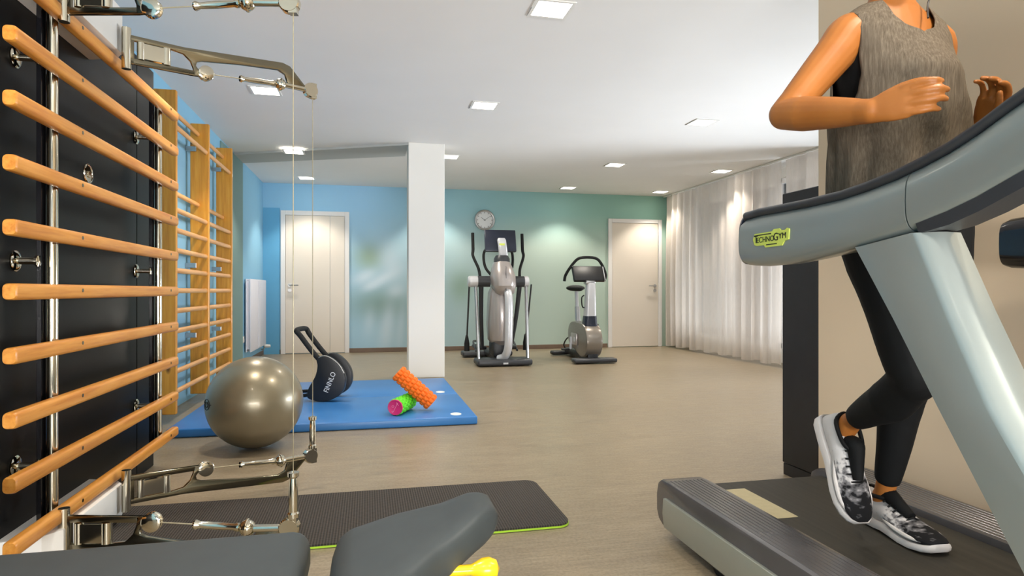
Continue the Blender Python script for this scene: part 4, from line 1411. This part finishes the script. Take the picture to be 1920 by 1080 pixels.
# bust, shoulders
body.ball((1.255, 1.325, 1.445), (0.055, 0.036, 0.052)).ball((1.375, 1.325, 1.445), (0.055, 0.036, 0.052))
SH = {'R': V((1.183, 1.386, 1.562)), 'L': V((1.440, 1.392, 1.562))}
EL = {'R': V((0.997, 1.385, 1.352)), 'L': V((1.560, 1.525, 1.300))}
WR = {'R': V((1.035, 1.150, 1.298)), 'L': V((1.520, 1.320, 1.330))}
for s in 'RL':
    q = SH[s]
    inner = q + V((0.06 if s == 'R' else -0.07, 0, 0.012))
    e, w_ = EL[s], WR[s]
    u_ = e - q
    limb(body, [inner, q, q + u_ * 0.22, q + u_ * 0.5, q + u_ * 0.85, e], [0.050, 0.054, 0.050, 0.045, 0.038, 0.037])
    f_ = w_ - e
    limb(body, [e, e + f_ * 0.25, e + f_ * 0.6, e + f_ * 0.9, w_], [0.037, 0.041, 0.035, 0.027, 0.026])
    leg(body, s, -0.004)
    hp, fd, fu, fs = FOOT[s]
    limb(body, [V(ANK[s]), hp + fd * 0.050 + fu * 0.055, hp + fd * 0.14 + fu * 0.038, hp + fd * 0.215 + fu * 0.028], [0.030, 0.028, 0.022, 0.014])
    limb(body, [hp + fd * 0.03 + fu * 0.035, hp + fd * 0.05 + fu * 0.05], [0.024, 0.026])
# hands: palm in the vertical plane of the forearm, thumb on top
def hand(mb, w0, d, up, inw, K=0.88):
    d, up, sd_ = V(d).normalized() * K, V(up).normalized() * K, V(inw).normalized() * K
    rings = []
    for (s, hz, hx, off) in ((-0.012, 0.028, 0.024, 0.0), (0.02, 0.034, 0.019, 0.0), (0.05, 0.041, 0.016, 0.002), (0.080, 0.044, 0.0125, 0.005), (0.088, 0.040, 0.009, 0.006)):
        c = w0 + d * s + sd_ * off
        rings.append([c + up * (hz * cos(2 * pi * k / 16)) + sd_ * (hx * sin(2 * pi * k / 16)) for k in range(16)])
    mb.loft(rings)
    for (zo, L, r, cu) in ((0.0325, 0.080, 0.0088, 0.8), (0.0110, 0.088, 0.0090, 1.0), (-0.0108, 0.083, 0.0088, 1.1), (-0.0318, 0.066, 0.0080, 1.2)):
        r *= K
        p0 = w0 + d * 0.076 + up * (zo * 0.92) + sd_ * 0.003
        p1 = p0 + d * (L * 0.44) + up * (zo * 0.10) + sd_ * 0.006 * cu
        p2 = p1 + d * (L * 0.28) + sd_ * (L * 0.24 * cu) - up * (zo * 0.06)
        p3 = p2 + d * (L * 0.04) + sd_ * (L * 0.26)
        mb.tube([p0, p1, p2, p3], [r * 1.12, r, r * 0.95, r * 0.8], 12, 4)
        mb.ball(p3, r * 0.8, 10, 8).ball(p0, r * 1.12, 10, 8)
    t0 = w0 + d * 0.02 + up * 0.026 + sd_ * 0.010
    t1 = t0 + d * 0.036 + up * 0.018 + sd_ * 0.022
    t2 = t1 + d * 0.032 + up * 0.004 + sd_ * 0.012
    t3 = t2 + d * 0.024 - up * 0.004 + sd_ * 0.004
    mb.tube([t0, t1, t2, t3], [0.0135 * K, 0.0115 * K, 0.010 * K, 0.008 * K], 12, 4)
    mb.ball(t3, 0.008 * K, 10, 8)
dR = V((0.07, -0.235, 0.020))
hand(body, WR['R'], dR, V((0.03, 0.1, 1)), V((0.95, 0.28, 0)))
dL = V((-0.03, -0.13, 0.20))
hand(body, WR['L'], dL, V((0.25, -0.8, -0.45)), V((-0.95, 0.1, 0)))
# head
HC = V((1.292, 1.335, 1.825))
body.ball(HC + V((0, 0.012, 0.018)), (0.073, 0.092, 0.098), 28, 18)
body.ball(HC + V((0, -0.018, -0.045)), (0.058, 0.068, 0.075), 24, 16)
body.ball(HC + V((0, -0.058, -0.095)), (0.026, 0.024, 0.022), 16, 10)
body.tube([HC + V((0, -0.082, 0.015)), HC + V((0, -0.100, -0.018)), HC + V((0, -0.106, -0.030)), HC + V((0, -0.085, -0.036))], [0.006, 0.0078, 0.0105, 0.008], 10, 3)
for s in (-1, 1):
    body.ball(HC + V((s * 0.073, 0.012, -0.012)), (0.010, 0.020, 0.032), 14, 10)
    body.ball(HC + V((s * 0.028, -0.074, 0.023)), (0.022, 0.011, 0.007), 12, 8)
    body.ball(HC + V((s * 0.033, -0.050, -0.032)), (0.022, 0.020, 0.024), 12, 8)
body_o = remesh(body, 'body', 'skin', 0.0034, 4, pr)
for s in (-1, 1):
    e_ = MB().ball(HC + V((s * 0.029, -0.0735, 0.006)), (0.0125, 0.0085, 0.0058), 16, 10).build('eye', 'eye_white', body_o)
    MB().ball(HC + V((s * 0.029, -0.0812, 0.006)), (0.0050, 0.002, 0.0050), 12, 8).build('iris', 'hair_dark', body_o)
    MB().tube([HC + V((s * 0.014, -0.088, 0.027)), HC + V((s * 0.030, -0.088, 0.033)), HC + V((s * 0.048, -0.074, 0.028))], 0.0028, 8, 4).build('eyebrow', 'hair_dark', body_o)
MB().ball(HC + V((0, -0.086, -0.062)), (0.022, 0.007, 0.007), 16, 10).build('lips', 'lip', body_o)
hr = MB()
hr.ball(HC + V((0, 0.026, 0.030)), (0.081, 0.094, 0.100), 28, 18)
hr.tube([HC + V((0, 0.10, 0.06)), HC + V((0.02, 0.16, 0.06)), HC + V((0.06, 0.20, 0.02)), HC + V((0.10, 0.21, -0.05))], [0.028, 0.032, 0.028, 0.010], 12, 5)
hr.build('hair', 'hair_dark', pr)

# leggings
lg = MB()
torso(lg, 0.006, 1.01, 1.17)
leg(lg, 'R', 0.003, 0.84)
leg(lg, 'L', 0.003, 0.84)
remesh(lg, 'leggings', 'leg_black', 0.006, 4, pr)
# sports bra
br = MB()
rings = []
for i in range(9):
    z = 1.375 + 0.135 * i / 8
    cx, cy, hx, hy = table(TOR, z)
    f = 0.030 * exp(-((z - 1.445) / 0.045) ** 2)
    rings.append([(cx + (hx + 0.007) * cos(2 * pi * k / 36), cy + (hy + 0.007) * sin(2 * pi * k / 36) - (f if sin(2 * pi * k / 36) < -0.2 else 0) * min(1, max(0, -sin(2 * pi * k / 36) - 0.2) * 2), z) for k in range(36)])
br.loft(rings, cap=False)
br.build('sports_bra', 'leg_black', pr)
# tank top: loose sheet with deep armholes and scooped neck
tk = MB()
def tank_pt(z, a):
    cx, cy, hx, hy = table(TOR, z)
    lo_ = max(0.0, min(1.0, (1.50 - z) / 0.12))
    hx2 = max(hx, 0.158 + 0.012 * max(0, (1.40 - z)) / 0.25) * lo_ + hx * (1 - lo_) + 0.010
    hy2 = max(hy, 0.112) * lo_ + hy * (1 - lo_) + 0.010
    ca, sa = cos(a), sin(a)
    bust = exp(-((z - 1.445) / 0.06) ** 2) if z > 1.445 else (1.0 if z > 1.36 else max(0.45, 1 - (1.36 - z) / 0.3))
    bust *= 0.034 * max(0.0, -sa)
    wr = 0.006 * max(0, min(1, (1.48 - z) / 0.22)) * (sin(9 * a + 3 * z + 1.2 * sin(14 * z)) + 0.6 * sin(17 * a - 11 * z))
    return (cx + (hx2 + wr) * ca, cy + (hy2 + wr + bust) * sa, z), hx2
ZLO, ZARM, ZTOP = 1.135, 1.375, 1.634
rows = []
for i in range(26):
    z = ZLO + (ZARM - ZLO) * i / 25
    rows.append([tk._v(tank_pt(z, 2 * pi * j / 96)[0]) for j in range(96)])
for r0, r1 in zip(rows, rows[1:]):
    for j in range(96):
        tk._f([r0[j], r0[(j + 1) % 96], r1[(j + 1) % 96], r1[j]])
ARMH = [(1.375, 0.30), (1.385, 0.160), (1.41, 0.150), (1.45, 0.142), (1.52, 0.136), (1.60, 0.130), (1.64, 0.118)]
for front in (True, False):
    nz_ = 1.548 if front else 1.598
    NECK = [(nz_, 0.0), (nz_ + 0.004, 0.022), (nz_ + 0.014, 0.042), (nz_ + 0.04, 0.060), (1.70, 0.074)]
    for side in (1, -1):
        rows = []
        for i in range(41):
            z = ZARM + (ZTOP - ZARM) * i / 40
            hx2 = tank_pt(z, 0)[1]
            al = math.acos(min(1.0, table(ARMH, z)[0] / hx2))
            an = math.acos(min(1.0, table(NECK, z)[0] / hx2)) if z > nz_ else pi / 2
            an = max(an, al + 0.02)
            row = []
            for j in range(25):
                a = al + (an - al) * j / 24
                if side < 0:
                    a = pi - a
                if front:
                    a = -a
                row.append(tk._v(tank_pt(z, a)[0]))
            rows.append(row)
        for r0, r1 in zip(rows, rows[1:]):
            for j in range(24):
                tk._f([r0[j], r0[j + 1], r1[j + 1], r1[j]])
to = tk.build('tank_top', 'taupe_jersey', pr, sharp=180)
sm = to.modifiers.new('thick', 'SOLIDIFY'); sm.thickness = 0.003; sm.offset = 1.0
# earphone cord
MB().tube([HC + V((0.074, 0.0, -0.02)), HC + V((0.085, -0.02, -0.08)), HC + V((0.060, -0.03, -0.16)), HC + V((0.045, -0.03, -0.205)), HC + V((0.02, -0.055, -0.25))], 0.0022, 8, 6).build('earphone_cord', 'wire_dark', pr)
MB().tube([HC + V((0.074, 0.0, -0.02)), HC + V((0.12, -0.02, -0.10)), HC + V((0.17, 0.0, -0.075)), HC + V((0.18, 0.05, -0.03))], 0.0022, 8, 6).build('earphone_cord', 'wire_dark', pr)

# shoes, built in a foot frame: x = side, y = heel to toe, z = up from the sole
def shoe(s):
    hp, fd, fu, fs = FOOT[s]
    m = M4((fs.to_4d(), fd.to_4d(), fu.to_4d(), (hp - V(pr.location)).to_4d())).transposed()
    for i in range(3):
        m[3][i] = 0
    m[3][3] = 1
    m = m @ M4.Diagonal((1.05, 1.06, 1.05, 1))
    sections = [  # y, half width, top z, sole z bottom
        (-0.030, 0.020, 0.060, 0.016), (-0.026, 0.028, 0.085, 0.008), (-0.010, 0.034, 0.100, 0.002), (0.03, 0.036, 0.098, 0.0), (0.06, 0.036, 0.092, 0.0), (0.09, 0.038, 0.086, 0.003),
        (0.13, 0.043, 0.072, 0.002), (0.17, 0.048, 0.060, 0.0), (0.205, 0.048, 0.052, 0.0), (0.235, 0.042, 0.046, 0.003), (0.255, 0.030, 0.040, 0.008), (0.265, 0.015, 0.034, 0.014)]
    up_ = MB()
    rings = []
    for (y, hw, zt, zb) in sections:
        z0 = zb + 0.016
        ring = []
        n = 20
        for k in range(n):
            a = 2 * pi * k / n
            ca, sa = cos(a), sin(a)
            zz = z0 + (zt - z0) * (0.5 + 0.5 * sa)
            taper = 1.0 - 0.35 * max(0, sa) ** 2
            ring.append((hw * taper * math.copysign(abs(ca) ** 0.7, ca), y, zz))
        rings.append(ring)
    up_.loft(rings)
    o = up_.build('shoe', 'shoe_knit', pr, False, sharp=60)
    o.matrix_local = m
    so = MB()
    rings = []
    for (y, hw, zt, zb) in sections:
        h = 0.026 if y < 0.1 else 0.020
        yy = y - 0.006 if y < 0 else y + 0.002
        rings.append([(x, yy, z) for x, z in ((-hw - 0.004, zb + 0.004), (-hw - 0.006, zb + h * 0.6), (-hw - 0.002, zb + h), (hw + 0.002, zb + h), (hw + 0.006, zb + h * 0.6), (hw + 0.004, zb + 0.004), (hw - 0.006, zb), (-hw + 0.006, zb))])
    so.loft(rings).build('sole', 'sole_white', o, False, sharp=50)
    tg = MB()
    tg.tube([(0, 0.055, 0.080), (0, 0.075, 0.100), (0, 0.095, 0.094), (0, 0.16, 0.066)], [0.020, 0.024, 0.022, 0.014], 12, 4)
    tg.build('tongue', 'leg_black', o, False)
    la = MB()
    for k in range(5):
        y = 0.085 + 0.019 * k
        z = 0.097 - 0.0085 * k
        la.tube([(-0.026, y, z - 0.012), (0, y + 0.006, z + 0.004), (0.026, y, z - 0.012)], 0.0026, 6, 4)
    la.build('laces', 'leg_black', o, False)
    for sd in (-1, 1):
        MB().tube([(sd * 0.036, 0.10, 0.040), (sd * 0.046, 0.15, 0.036), (sd * 0.0475, 0.20, 0.032), (sd * 0.036, 0.238, 0.030)], [0.003, 0.006, 0.006, 0.003], 8, 4).build('toe_guard', 'sole_white', o, False)
    MB().tube([(-0.030, 0.0, 0.096), (-0.034, 0.04, 0.094), (-0.026, 0.075, 0.094), (0, 0.088, 0.096), (0.026, 0.075, 0.094), (0.034, 0.04, 0.094), (0.030, 0.0, 0.096), (0, -0.018, 0.100)], 0.006, 8, 4, closed=True).build('collar_rim', 'leg_black', o, False)
shoe('L')
shoe('R')
